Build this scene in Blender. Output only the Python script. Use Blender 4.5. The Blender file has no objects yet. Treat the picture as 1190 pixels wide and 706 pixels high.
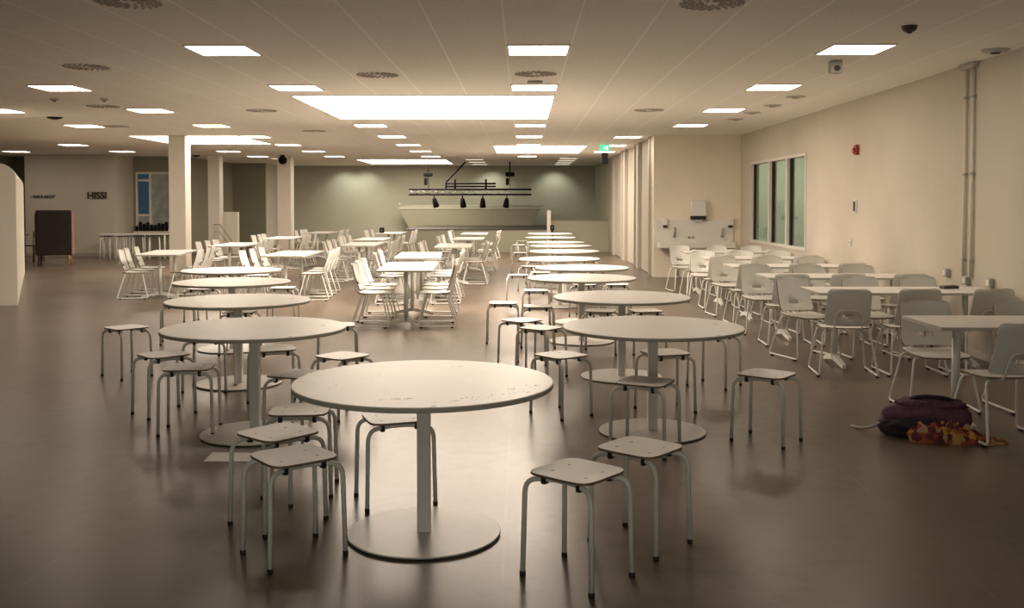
import bpy, bmesh, math, random
from mathutils import Vector, Matrix, Euler
random.seed(7)
PI = math.pi
D = bpy.data
C = bpy.context.scene.collection
sc = bpy.context.scene

# ------------------------------------------------------------------ camera
F, CX, VPX, HY, CAMZ, HC = 1130.0, 595.0, 607.0, 236.0, 1.593, 3.053
PITCH = math.atan(0.033)
YAW = math.atan((VPX - CX) / F)
PPY = HY + F * 0.033
cam_data = D.cameras.new('camera')
cam = D.objects.new('camera', cam_data)
C.objects.link(cam)
cam.location = (0, 0, CAMZ)
cam.rotation_euler = (PI / 2 - PITCH, 0, YAW)
cam_data.sensor_width = 36.0
cam_data.lens = 36.0 * F / 1190.0
cam_data.shift_y = -(353.0 - PPY) / 1190.0
cam_data.clip_end = 200
sc.camera = cam
ROT = Euler(cam.rotation_euler).to_matrix()


def fl(px, py, z=0.0):
    """photo pixel -> point of the horizontal plane at height z"""
    d = ROT @ Vector(((px - CX) / F, -(py - PPY) / F, -1.0))
    t = (z - CAMZ) / d.z
    return Vector((d.x * t, d.y * t, z))


# ------------------------------------------------------------------ materials
def mat(name, col, rough=0.5, metal=0.0, spec=0.5, noise=0.0, nscale=20.0, bump=0.0, emit=None, estr=0.0, coat=0.0):
    m = D.materials.new(name)
    m.use_nodes = True
    nt = m.node_tree
    b = nt.nodes['Principled BSDF']
    b.inputs['Base Color'].default_value = (*col, 1)
    b.inputs['Roughness'].default_value = rough
    b.inputs['Metallic'].default_value = metal
    b.inputs['Specular IOR Level'].default_value = spec
    b.inputs['Coat Weight'].default_value = coat
    if noise or bump:
        tc = nt.nodes.new('ShaderNodeTexCoord')
        nz = nt.nodes.new('ShaderNodeTexNoise')
        nz.inputs['Scale'].default_value = nscale
        nz.inputs['Detail'].default_value = 4
        nt.links.new(tc.outputs['Object'], nz.inputs['Vector'])
        if noise:
            mr = nt.nodes.new('ShaderNodeMapRange')
            mr.inputs['From Min'].default_value = 0.3
            mr.inputs['From Max'].default_value = 0.7
            mr.inputs['To Min'].default_value = 1 - noise
            mr.inputs['To Max'].default_value = 1 + noise
            nt.links.new(nz.outputs['Fac'], mr.inputs['Value'])
            mx = nt.nodes.new('ShaderNodeVectorMath')
            mx.operation = 'SCALE'
            mx.inputs[0].default_value = col
            nt.links.new(mr.outputs['Result'], mx.inputs['Scale'])
            nt.links.new(mx.outputs['Vector'], b.inputs['Base Color'])
        if bump:
            bp = nt.nodes.new('ShaderNodeBump')
            bp.inputs['Strength'].default_value = bump
            bp.inputs['Distance'].default_value = 0.01
            nt.links.new(nz.outputs['Fac'], bp.inputs['Height'])
            nt.links.new(bp.outputs['Normal'], b.inputs['Normal'])
    if emit:
        b.inputs['Emission Color'].default_value = (*emit, 1)
        b.inputs['Emission Strength'].default_value = estr
    return m


LAMP_COL = (1.0, 0.84, 0.68)
M = {}
M['wall'] = mat('warm_white_paint', (0.61, 0.56, 0.475), 0.75, spec=0.25, noise=0.03, nscale=1.5)
M['wall_panel'] = mat('white_panel_paint', (0.74, 0.70, 0.62), 0.55, noise=0.02, nscale=2)
M['wash'] = mat('lightened_white_paint', (0.82, 0.75, 0.63), 0.7, spec=0.25, noise=0.03, nscale=1.5)  # the same white wall paint, with extra light put into its colour
M['hiss'] = mat('grey_paint', (0.52, 0.49, 0.42), 0.8, spec=0.2, noise=0.03, nscale=1.5)
M['green'] = mat('green_grey_paint', (0.36, 0.36, 0.285), 0.75, spec=0.2, noise=0.03, nscale=1.2)
M['green_dark'] = mat('dark_olive_paint', (0.25, 0.245, 0.185), 0.75, spec=0.2, noise=0.03, nscale=1.2)
M['side'] = mat('pale_green_paint', (0.66, 0.76, 0.68), 0.8, noise=0.03, nscale=1.5)
M['deck'] = mat('dark_stage_deck', (0.05, 0.045, 0.038), 0.7, noise=0.1, nscale=8)
M['door'] = mat('door_paint', (0.50, 0.46, 0.40), 0.5, noise=0.02, nscale=2)
M['trim'] = mat('grey_skirting', (0.36, 0.33, 0.28), 0.6)
M['white'] = mat('white_laminate', (0.85, 0.84, 0.81), 0.38, noise=0.02, nscale=6)
M['shell'] = mat('white_shell_laminate', (0.80, 0.80, 0.76), 0.40, noise=0.02, nscale=6)
M['edge'] = mat('shaded_white_laminate', (0.44, 0.43, 0.37), 0.5)  # white laminate rims and undersides, their shade put into the colour
M['ply'] = mat('plywood_edge', (0.20, 0.14, 0.09), 0.6, noise=0.2, nscale=60)
M['tube'] = mat('white_powder_coat', (0.76, 0.76, 0.72), 0.35, noise=0.015, nscale=30)
M['base'] = mat('white_steel_plate', (0.66, 0.645, 0.61), 0.36, noise=0.03, nscale=9)
M['black'] = mat('black_rubber', (0.012, 0.012, 0.012), 0.6)
M['blackmetal'] = mat('black_metal', (0.008, 0.008, 0.009), 0.8, spec=0.12)
M['dark'] = mat('dark_plastic', (0.05, 0.045, 0.04), 0.5)
M['grille'] = mat('grille_grey', (0.42, 0.38, 0.33), 0.7)
M['steel'] = mat('brushed_steel', (0.45, 0.44, 0.42), 0.3, metal=1.0)
M['greyplastic'] = mat('grey_plastic', (0.42, 0.40, 0.36), 0.5)
M['plastic'] = mat('white_plastic', (0.76, 0.74, 0.70), 0.4)
M['red'] = mat('red_plastic', (0.32, 0.02, 0.015), 0.4)
M['fabric_dark'] = mat('dark_brown_upholstery', (0.020, 0.012, 0.010), 0.95, noise=0.2, nscale=80, bump=0.2)
M['fabric_pink'] = mat('dusty_rose_upholstery', (0.34, 0.22, 0.17), 0.95, noise=0.15, nscale=80)
M['oak'] = mat('oak_wood', (0.40, 0.22, 0.09), 0.5, noise=0.15, nscale=30)
M['purple'] = mat('purple_fabric', (0.115, 0.045, 0.085), 0.85, noise=0.25, nscale=40, bump=0.3)
M['purple_dark'] = mat('dark_purple_fabric', (0.03, 0.016, 0.03), 0.9, noise=0.2, nscale=40)
M['paper'] = mat('white_paper', (0.93, 0.93, 0.92), 0.8)
M['concrete_out'] = mat('pale_exterior', (0.30, 0.33, 0.31), 0.9)
M['frame'] = mat('white_window_frame', (0.72, 0.70, 0.64), 0.45)
M['curtain'] = mat('pale_curtain', (0.46, 0.50, 0.48), 0.9, noise=0.1, nscale=10)
M['letter'] = mat('dark_sign_lettering', (0.03, 0.025, 0.022), 0.6)
M['lamp'] = mat('lamp_diffuser', (0.9, 0.88, 0.82), 0.5, emit=LAMP_COL, estr=7.0)
M['sky_lamp'] = mat('light_ceiling_film', (0.9, 0.88, 0.82), 0.5, emit=LAMP_COL, estr=6.0)
M['dim_lamp'] = mat('dimmed_diffuser', (0.8, 0.78, 0.70), 0.5, emit=(1.0, 0.9, 0.7), estr=0.45)
M['exit'] = mat('green_exit_panel', (0.01, 0.25, 0.10), 0.4, emit=(0.05, 0.75, 0.35), estr=0.55)
M['exit_mark'] = mat('white_exit_mark', (0.8, 0.9, 0.85), 0.4, emit=(0.8, 1.0, 0.9), estr=0.7)


def seat_mat():
    m = mat('stool_seat_laminate', (0.86, 0.85, 0.82), 0.42, noise=0.02, nscale=6)
    nt = m.node_tree
    b = nt.nodes['Principled BSDF']
    src = b.inputs['Base Color'].links[0].from_socket
    tc = nt.nodes.new('ShaderNodeTexCoord')
    ab = nt.nodes.new('ShaderNodeVectorMath'); ab.operation = 'ABSOLUTE'
    nt.links.new(tc.outputs['Object'], ab.inputs[0])
    sb = nt.nodes.new('ShaderNodeVectorMath'); sb.operation = 'SUBTRACT'
    sb.inputs[1].default_value = (0.088, 0.06, 0.452)
    nt.links.new(ab.outputs[0], sb.inputs[0])
    ln = nt.nodes.new('ShaderNodeVectorMath'); ln.operation = 'LENGTH'
    nt.links.new(sb.outputs[0], ln.inputs[0])
    lt = nt.nodes.new('ShaderNodeMath'); lt.operation = 'LESS_THAN'
    lt.inputs[1].default_value = 0.0085
    nt.links.new(ln.outputs['Value'], lt.inputs[0])
    mx = nt.nodes.new('ShaderNodeMix'); mx.data_type = 'RGBA'
    nt.links.new(lt.outputs[0], mx.inputs['Factor'])
    nt.links.new(src, mx.inputs[6])
    mx.inputs[7].default_value = (0.28, 0.26, 0.23, 1)
    nt.links.new(mx.outputs[2], b.inputs['Base Color'])
    return m


M['stool_seat'] = seat_mat()


def scuffed_top(name, spots, base_rough=0.36):
    """white laminate with small dark scratches inside given blobs (x, y, rx, ry, angle)"""
    m = mat(name, (0.86, 0.85, 0.82), base_rough, noise=0.02, nscale=6)
    nt = m.node_tree
    b = nt.nodes['Principled BSDF']
    prev = b.inputs['Base Color'].links[0].from_socket
    tc = nt.nodes.new('ShaderNodeTexCoord')
    for (sx, sy, rx, ry, ang, dens, sc_) in spots:
        mp = nt.nodes.new('ShaderNodeMapping')
        mp.vector_type = 'TEXTURE'
        mp.inputs['Location'].default_value = (sx, sy, 0.74)
        mp.inputs['Rotation'].default_value = (0, 0, ang)
        mp.inputs['Scale'].default_value = (rx, ry, 1)
        nt.links.new(tc.outputs['Object'], mp.inputs['Vector'])
        ln = nt.nodes.new('ShaderNodeVectorMath'); ln.operation = 'LENGTH'
        nt.links.new(mp.outputs[0], ln.inputs[0])
        lt = nt.nodes.new('ShaderNodeMath'); lt.operation = 'LESS_THAN'; lt.inputs[1].default_value = 1.0
        nt.links.new(ln.outputs['Value'], lt.inputs[0])
        nz = nt.nodes.new('ShaderNodeTexNoise'); nz.inputs['Scale'].default_value = sc_; nz.inputs['Detail'].default_value = 3
        nt.links.new(tc.outputs['Object'], nz.inputs['Vector'])
        gt = nt.nodes.new('ShaderNodeMath'); gt.operation = 'GREATER_THAN'; gt.inputs[1].default_value = dens
        nt.links.new(nz.outputs['Fac'], gt.inputs[0])
        mu = nt.nodes.new('ShaderNodeMath'); mu.operation = 'MULTIPLY'
        nt.links.new(lt.outputs[0], mu.inputs[0]); nt.links.new(gt.outputs[0], mu.inputs[1])
        mx = nt.nodes.new('ShaderNodeMix'); mx.data_type = 'RGBA'
        nt.links.new(mu.outputs[0], mx.inputs['Factor'])
        nt.links.new(prev, mx.inputs[6])
        mx.inputs[7].default_value = (0.16, 0.14, 0.12, 1)
        prev = mx.outputs[2]
    nt.links.new(prev, b.inputs['Base Color'])
    return m


def floor_mat():
    m = D.materials.new('polished_concrete'); m.use_nodes = True
    nt = m.node_tree; N = nt.nodes; L = nt.links
    b = N['Principled BSDF']
    tc = N.new('ShaderNodeTexCoord')
    n1 = N.new('ShaderNodeTexNoise'); n1.inputs['Scale'].default_value = 0.9; n1.inputs['Detail'].default_value = 6
    n2 = N.new('ShaderNodeTexNoise'); n2.inputs['Scale'].default_value = 9; n2.inputs['Detail'].default_value = 5
    L.new(tc.outputs['Object'], n1.inputs['Vector']); L.new(tc.outputs['Object'], n2.inputs['Vector'])
    ad = N.new('ShaderNodeMath'); ad.operation = 'ADD'
    L.new(n1.outputs['Fac'], ad.inputs[0]); L.new(n2.outputs['Fac'], ad.inputs[1])
    cr = N.new('ShaderNodeValToRGB')
    cr.color_ramp.elements[0].position = 0.70; cr.color_ramp.elements[0].color = (0.108, 0.081, 0.060, 1)
    cr.color_ramp.elements[1].position = 1.30; cr.color_ramp.elements[1].color = (0.150, 0.116, 0.089, 1)
    mr0 = N.new('ShaderNodeMapRange'); mr0.inputs['From Max'].default_value = 2.0
    L.new(ad.outputs[0], cr.inputs['Fac'])
    # expansion joints every two metres along the hall
    sp = N.new('ShaderNodeSeparateXYZ'); L.new(tc.outputs['Object'], sp.inputs[0])
    a1 = N.new('ShaderNodeMath'); a1.operation = 'ADD'; a1.inputs[1].default_value = 20.09
    L.new(sp.outputs['X'], a1.inputs[0])
    md = N.new('ShaderNodeMath'); md.operation = 'MODULO'; md.inputs[1].default_value = 2.0
    L.new(a1.outputs[0], md.inputs[0])
    lt = N.new('ShaderNodeMath'); lt.operation = 'LESS_THAN'; lt.inputs[1].default_value = 0.012
    L.new(md.outputs[0], lt.inputs[0])
    n3 = N.new('ShaderNodeTexNoise'); n3.inputs['Scale'].default_value = 5
    L.new(tc.outputs['Object'], n3.inputs['Vector'])
    g3 = N.new('ShaderNodeMapRange'); g3.inputs['From Min'].default_value = 0.4; g3.inputs['From Max'].default_value = 0.65
    g3.inputs['To Max'].default_value = 0.45
    L.new(n3.outputs['Fac'], g3.inputs['Value'])
    mu = N.new('ShaderNodeMath'); mu.operation = 'MULTIPLY'
    L.new(lt.outputs[0], mu.inputs[0]); L.new(g3.outputs[0], mu.inputs[1])
    mx = N.new('ShaderNodeMix'); mx.data_type = 'RGBA'
    L.new(mu.outputs[0], mx.inputs['Factor']); L.new(cr.outputs[0], mx.inputs[6])
    mx.inputs[7].default_value = (0.22, 0.19, 0.16, 1)
    # crumbs and specks
    vo = N.new('ShaderNodeTexVoronoi'); vo.inputs['Scale'].default_value = 2.2
    L.new(tc.outputs['Object'], vo.inputs['Vector'])
    l2 = N.new('ShaderNodeMath'); l2.operation = 'LESS_THAN'; l2.inputs[1].default_value = 0.018
    L.new(vo.outputs['Distance'], l2.inputs[0])
    m2 = N.new('ShaderNodeMix'); m2.data_type = 'RGBA'
    L.new(l2.outputs[0], m2.inputs['Factor']); L.new(mx.outputs[2], m2.inputs[6])
    m2.inputs[7].default_value = (0.05, 0.04, 0.03, 1)
    L.new(m2.outputs[2], b.inputs['Base Color'])
    rr = N.new('ShaderNodeMapRange'); rr.inputs['To Min'].default_value = 0.27; rr.inputs['To Max'].default_value = 0.33
    L.new(n1.outputs['Fac'], rr.inputs['Value']); L.new(rr.outputs[0], b.inputs['Roughness'])
    b.inputs['Specular IOR Level'].default_value = 0.32
    bp = N.new('ShaderNodeBump'); bp.inputs['Strength'].default_value = 0.02; bp.inputs['Distance'].default_value = 0.01
    L.new(n2.outputs['Fac'], bp.inputs['Height']); L.new(bp.outputs['Normal'], b.inputs['Normal'])
    return m


def ceiling_mat():
    m = D.materials.new('acoustic_tiles'); m.use_nodes = True
    nt = m.node_tree; N = nt.nodes; L = nt.links
    b = N['Principled BSDF']; b.inputs['Roughness'].default_value = 0.9
    b.inputs['Specular IOR Level'].default_value = 0.15
    tc = N.new('ShaderNodeTexCoord')
    sp = N.new('ShaderNodeSeparateXYZ'); L.new(tc.outputs['Object'], sp.inputs[0])
    outs = []
    for ax, off, w in (('X', 60.0 - 0.45 + 0.008, 0.016), ('Y', 60.0 - 9.0 + 0.003, 0.008)):
        a = N.new('ShaderNodeMath'); a.operation = 'ADD'; a.inputs[1].default_value = off
        L.new(sp.outputs[ax], a.inputs[0])
        md = N.new('ShaderNodeMath'); md.operation = 'MODULO'; md.inputs[1].default_value = 0.6
        L.new(a.outputs[0], md.inputs[0])
        lt = N.new('ShaderNodeMath'); lt.operation = 'LESS_THAN'; lt.inputs[1].default_value = w
        L.new(md.outputs[0], lt.inputs[0])
        outs.append(lt)
    nz = N.new('ShaderNodeTexNoise'); nz.inputs['Scale'].default_value = 45; nz.inputs['Detail'].default_value = 3
    L.new(tc.outputs['Object'], nz.inputs['Vector'])
    cr = N.new('ShaderNodeValToRGB')
    cr.color_ramp.elements[0].position = 0.3; cr.color_ramp.elements[0].color = (0.80, 0.77, 0.70, 1)
    cr.color_ramp.elements[1].position = 0.7; cr.color_ramp.elements[1].color = (0.87, 0.84, 0.77, 1)
    L.new(nz.outputs['Fac'], cr.inputs['Fac'])
    m1 = N.new('ShaderNodeMix'); m1.data_type = 'RGBA'
    L.new(outs[1].outputs[0], m1.inputs['Factor']); L.new(cr.outputs[0], m1.inputs[6]); m1.inputs[7].default_value = (0.76, 0.73, 0.66, 1)
    m2 = N.new('ShaderNodeMix'); m2.data_type = 'RGBA'
    L.new(outs[0].outputs[0], m2.inputs['Factor']); L.new(m1.outputs[2], m2.inputs[6]); m2.inputs[7].default_value = (0.98, 0.97, 0.93, 1)
    L.new(m2.outputs[2], b.inputs['Base Color'])
    return m


def scarf_mat():
    m = D.materials.new('orange_floral_cloth'); m.use_nodes = True
    nt = m.node_tree; N = nt.nodes; L = nt.links
    b = N['Principled BSDF']; b.inputs['Roughness'].default_value = 0.85
    tc = N.new('ShaderNodeTexCoord')
    vo = N.new('ShaderNodeTexVoronoi'); vo.inputs['Scale'].default_value = 26
    L.new(tc.outputs['Object'], vo.inputs['Vector'])
    cr = N.new('ShaderNodeValToRGB'); cr.color_ramp.interpolation = 'CONSTANT'
    e = cr.color_ramp.elements
    e[0].position = 0; e[0].color = (0.34, 0.10, 0.015, 1)
    e[1].position = 0.28; e[1].color = (0.48, 0.26, 0.07, 1)
    for p, c in ((0.45, (0.10, 0.02, 0.03, 1)), (0.62, (0.30, 0.06, 0.02, 1)), (0.8, (0.42, 0.27, 0.17, 1)), (0.9, (0.05, 0.02, 0.03, 1))):
        x = e.new(p); x.color = c
    L.new(vo.outputs['Color'], cr.inputs['Fac']); L.new(cr.outputs[0], b.inputs['Base Color'])
    return m


def glass_mat(name, tint, refl):
    m = D.materials.new(name); m.use_nodes = True
    nt = m.node_tree; N = nt.nodes; L = nt.links
    for n in list(N):
        N.remove(n)
    out = N.new('ShaderNodeOutputMaterial')
    tr = N.new('ShaderNodeBsdfTransparent'); tr.inputs[0].default_value = (*tint, 1)
    gl = N.new('ShaderNodeBsdfGlossy'); gl.inputs['Roughness'].default_value = 0.02
    gl.inputs['Color'].default_value = (0.9, 0.95, 0.92, 1)
    fr = N.new('ShaderNodeFresnel'); fr.inputs[0].default_value = refl
    mx = N.new('ShaderNodeMixShader')
    ge = N.new('ShaderNodeNewGeometry')
    iv = N.new('ShaderNodeMath'); iv.operation = 'SUBTRACT'; iv.inputs[0].default_value = 1.0
    L.new(ge.outputs['Backfacing'], iv.inputs[1])
    mm = N.new('ShaderNodeMath'); mm.operation = 'MULTIPLY'
    L.new(fr.outputs[0], mm.inputs[0]); L.new(iv.outputs[0], mm.inputs[1])
    L.new(mm.outputs[0], mx.inputs[0]); L.new(tr.outputs[0], mx.inputs[1]); L.new(gl.outputs[0], mx.inputs[2])
    L.new(mx.outputs[0], out.inputs[0])
    return m


def frosted_mat():
    m = D.materials.new('frosted_glass'); m.use_nodes = True
    nt = m.node_tree; N = nt.nodes; L = nt.links
    b = N['Principled BSDF']; b.inputs['Roughness'].default_value = 0.35
    tc = N.new('ShaderNodeTexCoord'); nz = N.new('ShaderNodeTexNoise'); nz.inputs['Scale'].default_value = 4
    L.new(tc.outputs['Object'], nz.inputs['Vector'])
    cr = N.new('ShaderNodeValToRGB')
    cr.color_ramp.elements[0].position = 0.35; cr.color_ramp.elements[0].color = (0.26, 0.29, 0.27, 1)
    cr.color_ramp.elements[1].position = 0.65; cr.color_ramp.elements[1].color = (0.38, 0.42, 0.40, 1)
    L.new(nz.outputs['Fac'], cr.inputs['Fac']); L.new(cr.outputs[0], b.inputs['Base Color'])
    return m


M['frost'] = frosted_mat()
M['floor'] = floor_mat()
M['ceiling'] = ceiling_mat()
M['scarf'] = scarf_mat()
M['glass'] = glass_mat('window_glass', (0.80, 0.88, 0.84), 1.6)


# ------------------------------------------------------------------ mesh helpers
def add_box(bm, x0, x1, y0, y1, z0, z1, mi=0, bev=0.0):
    co = [(x0, y0, z0), (x1, y0, z0), (x1, y1, z0), (x0, y1, z0), (x0, y0, z1), (x1, y0, z1), (x1, y1, z1), (x0, y1, z1)]
    v = [bm.verts.new(c) for c in co]
    fs = [bm.faces.new([v[i] for i in f]) for f in ((3, 2, 1, 0), (4, 5, 6, 7), (0, 1, 5, 4), (1, 2, 6, 5), (2, 3, 7, 6), (3, 0, 4, 7))]
    for f in fs:
        f.material_index = mi
    if bev:
        es = list({e for f in fs for e in f.edges})
        r = bmesh.ops.bevel(bm, geom=es, offset=bev, segments=2, affect='EDGES', profile=0.5)
        for f in r['faces']:
            f.material_index = mi
    return fs


def bx(*dims, bev=0.0):
    bm = bmesh.new(); add_box(bm, *dims, bev=bev); return bm


def fillet(pts, rad, n=4):
    pts = [Vector(p) for p in pts]
    out = [pts[0]]
    for i in range(1, len(pts) - 1):
        r = rad[i - 1] if isinstance(rad, (list, tuple)) else rad
        a, b, c = pts[i - 1], pts[i], pts[i + 1]
        u = (a - b); w = (c - b)
        r = min(r, u.length * 0.49, w.length * 0.49)
        p, q = b + u.normalized() * r, b + w.normalized() * r
        for k in range(n + 1):
            t = k / n
            out.append(p * (1 - t) ** 2 + b * 2 * t * (1 - t) + q * t * t)
    out.append(pts[-1])
    return out


def add_tube(bm, pts, r, seg=8, caps=True, closed=False, smooth=True):
    pts = [Vector(p) for p in pts]
    n = len(pts)
    rings = []
    up = None
    for i, p in enumerate(pts):
        if closed:
            t = (pts[(i + 1) % n] - pts[i - 1]).normalized()
        else:
            t = (pts[min(i + 1, n - 1)] - pts[max(i - 1, 0)]).normalized()
        if up is None:
            up = Vector((0, 0, 1)) if abs(t.z) < 0.9 else Vector((1, 0, 0))
        s = t.cross(up).normalized()
        up = s.cross(t).normalized()
        rr = r[i] if isinstance(r, (list, tuple)) else r
        rings.append([bm.verts.new(p + s * rr * math.cos(2 * PI * k / seg) + up * rr * math.sin(2 * PI * k / seg)) for k in range(seg)])
    m = n if closed else n - 1
    for i in range(m):
        a, b = rings[i], rings[(i + 1) % n]
        for k in range(seg):
            f = bm.faces.new((a[k], a[(k + 1) % seg], b[(k + 1) % seg], b[k]))
            f.smooth = smooth
    if caps and not closed:
        bm.faces.new(list(reversed(rings[0]))); bm.faces.new(rings[-1])


def add_lathe(bm, prof, seg=32, cx=0, cy=0, mis=None, smooth=True):
    """prof: list of (r, z) bottom->top on the outside; r=0 ends close"""
    rings = []
    for r, z in prof:
        if r < 1e-6:
            rings.append([bm.verts.new((cx, cy, z))])
        else:
            rings.append([bm.verts.new((cx + r * math.cos(2 * PI * k / seg), cy + r * math.sin(2 * PI * k / seg), z)) for k in range(seg)])
    for i in range(len(rings) - 1):
        a, b = rings[i], rings[i + 1]
        for k in range(seg):
            k2 = (k + 1) % seg
            if len(a) == 1 and len(b) == 1:
                continue
            if len(a) == 1:
                f = bm.faces.new((a[0], b[k2], b[k]))
            elif len(b) == 1:
                f = bm.faces.new((a[k], a[k2], b[0]))
            else:
                f = bm.faces.new((a[k], a[k2], b[k2], b[k]))
            f.smooth = smooth
            if mis:
                f.material_index = mis[i]


def add_prism(bm, outline, z0, z1, mi_top=0, mi_side=0, mi_bot=0):
    lo = [bm.verts.new((x, y, z0)) for x, y in outline]
    hi = [bm.verts.new((x, y, z1)) for x, y in outline]
    f = bm.faces.new(hi); f.material_index = mi_top
    f = bm.faces.new(list(reversed(lo))); f.material_index = mi_bot
    n = len(outline)
    for i in range(n):
        f = bm.faces.new((lo[i], lo[(i + 1) % n], hi[(i + 1) % n], hi[i])); f.material_index = mi_side


def rounded_rect(hx, hy, r, n=5):
    o = []
    for cx, cy, a0 in ((hx - r, hy - r, 0), (-hx + r, hy - r, PI / 2), (-hx + r, -hy + r, PI), (hx - r, -hy + r, 3 * PI / 2)):
        for k in range(n + 1):
            a = a0 + PI / 2 * k / n
            o.append((cx + r * math.cos(a), cy + r * math.sin(a)))
    return o


def plate_grid(us, vs, hole, fn, thick, mi_face=0, mi_edge=1, mi_back=None):
    """thin curved plate: fn(i, j) -> (point, normal); cells for which hole(i, j) is true are left out"""
    if mi_back is None:
        mi_back = mi_face
    bm = bmesh.new()
    nu, nv = len(us), len(vs)
    F_, B_ = {}, {}
    for i in range(nu):
        for j in range(nv):
            p, nrm = fn(us[i], vs[j])
            F_[i, j] = bm.verts.new(p + nrm * thick / 2)
            B_[i, j] = bm.verts.new(p - nrm * thick / 2)
    cells = {(i, j) for i in range(nu - 1) for j in range(nv - 1) if not hole(i, j)}
    for (i, j) in cells:
        f = bm.faces.new((F_[i, j], F_[i + 1, j], F_[i + 1, j + 1], F_[i, j + 1])); f.smooth = True; f.material_index = mi_face
        f = bm.faces.new((B_[i, j + 1], B_[i + 1, j + 1], B_[i + 1, j], B_[i, j])); f.smooth = True; f.material_index = mi_back
        for (di, dj, a, b) in ((-1, 0, (i, j + 1), (i, j)), (1, 0, (i + 1, j), (i + 1, j + 1)), (0, -1, (i, j), (i + 1, j)), (0, 1, (i + 1, j + 1), (i, j + 1))):
            if (i + di, j + dj) not in cells:
                f = bm.faces.new((F_[b], F_[a], B_[a], B_[b])); f.material_index = mi_edge
    loose = [v for v in bm.verts if not v.link_faces]
    for v in loose:
        bm.verts.remove(v)
    bmesh.ops.recalc_face_normals(bm, faces=bm.faces)
    return bm


def obj(name, bm, mats, parent=None):
    me = D.meshes.new(name)
    bm.normal_update()
    bm.to_mesh(me); bm.free()
    for m in (mats if isinstance(mats, (list, tuple)) else [mats]):
        me.materials.append(m)
    o = D.objects.new(name, me)
    C.objects.link(o)
    if parent:
        o.parent = parent
    return o


def thing(name, label, cat, loc=(0, 0, 0), rz=0, group=None):
    o = D.objects.new(name, None)
    o.empty_display_size = 0.1
    C.objects.link(o)
    o.location = loc; o.rotation_euler = (0, 0, rz)
    o['label'] = label; o['category'] = cat
    if group:
        o['group'] = group
    return o


def tag(o, label, cat, group=None):
    o['label'] = label; o['category'] = cat
    if group:
        o['group'] = group
    return o


def struct(name, bm, m, parent=None):
    o = obj(name, bm, m, parent)
    if parent is None:
        o['kind'] = 'structure'
    return o


def copy_tree(o, parent=None):
    c = o.copy(); C.objects.link(c)
    if parent:
        c.parent = parent
    for ch in list(o.children):
        copy_tree(ch, c)
    return c


class Kind:
    """first call places the prototype itself, later calls place copies of it and its parts"""
    def __init__(self, proto):
        self.p = proto; self.used = False

    def put(self, x, y, rz, label, group, z=0.0):
        o = copy_tree(self.p) if self.used else self.p
        self.used = True
        o.location = (x, y, z); o.rotation_euler = (0, 0, rz)
        o['label'] = label
        if group:
            o['group'] = group
        return o


# ------------------------------------------------------------------ the room
YB, YF, XL, XR = 38.0, -4.0, -16.0, 4.70
YW = 21.0          # wash-basin wall
LY = 30.4
XD = 2.83          # wall with doors
T = 0.15
struct('floor', bx(XL, XR + 0.0, YF, YB, -0.1, 0.0), M['floor'])
struct('ceiling', bx(XL, XR, YF, YB, HC, HC + 0.1), M['ceiling'])
# right wall with a window opening
WY0, WY1, WZ0, WZ1 = 16.15, 20.0, 0.80, 2.43
bm = bmesh.new()
add_box(bm, XR, XR + T, YF, WY0, 0, HC)
add_box(bm, XR, XR + T, WY1, YW + T, 0, HC)
add_box(bm, XR, XR + T, WY0, WY1, 0, WZ0)
add_box(bm, XR, XR + T, WY0, WY1, WZ1, HC)
struct('wall_right', bm, M['wall'])
struct('wall_washbasin', bx(XD, XR, YW, YW + T, 0, HC), M['wash'])
# wall with three doors: white part, then the green part further in
DOORS = [(21.5, 23.5), (24.3, 26.5), (27.4, 30.0)]
bm = bmesh.new()
y = YW + T
for a, b_ in DOORS:
    add_box(bm, XD, XD + T, y, a, 0, HC)
    add_box(bm, XD + 0.07, XD + T, a, b_, 0, HC)
    y = b_
add_box(bm, XD, XD + T, y, 31.0, 0, HC)
struct('wall_doors', bm, M['door'])
for k, (a, b_) in enumerate(DOORS):
    d = struct('door_%d' % (k + 1), bx(XD + 0.035, XD + 0.069, a + 0.03, b_ - 0.03, 0.015, HC - 0.01, bev=0.004), M['door'])
    bm = bmesh.new()
    hy = a + 0.18
    add_box(bm, XD + 0.026, XD + 0.036, hy - 0.02, hy + 0.02, 0.95, 1.20, bev=0.003)
    add_tube(bm, fillet([(XD + 0.03, hy, 1.10), (XD - 0.03, hy, 1.10), (XD - 0.03, hy + 0.12, 1.10)], 0.015), 0.009)
    obj('door_handle', bm, M['steel'], d)
    t_ = bmesh.new()
    for yy in (a, b_):
        add_box(t_, XD - 0.05, XD + 0.07, yy - 0.03, yy + 0.03, 0, HC - 0.002)
    struct('trim_%d' % (k + 1), t_, M['door'])
struct('wall_stage_right', bx(XD, XD + T, 31.0, YB, 0, HC), M['green'])
struct('baseboard_doors', bx(XD - 0.018, XD - 0.001, 30.2, 30.98, 0, 0.09), M['trim'])
struct('wall_back', bx(-9.4, XD, YB, YB + T, 0, HC), M['green'])
struct('wall_left_return', bx(-9.55, -9.4, 35.5 + T, YB, 0, HC), M['hiss'])
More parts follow.
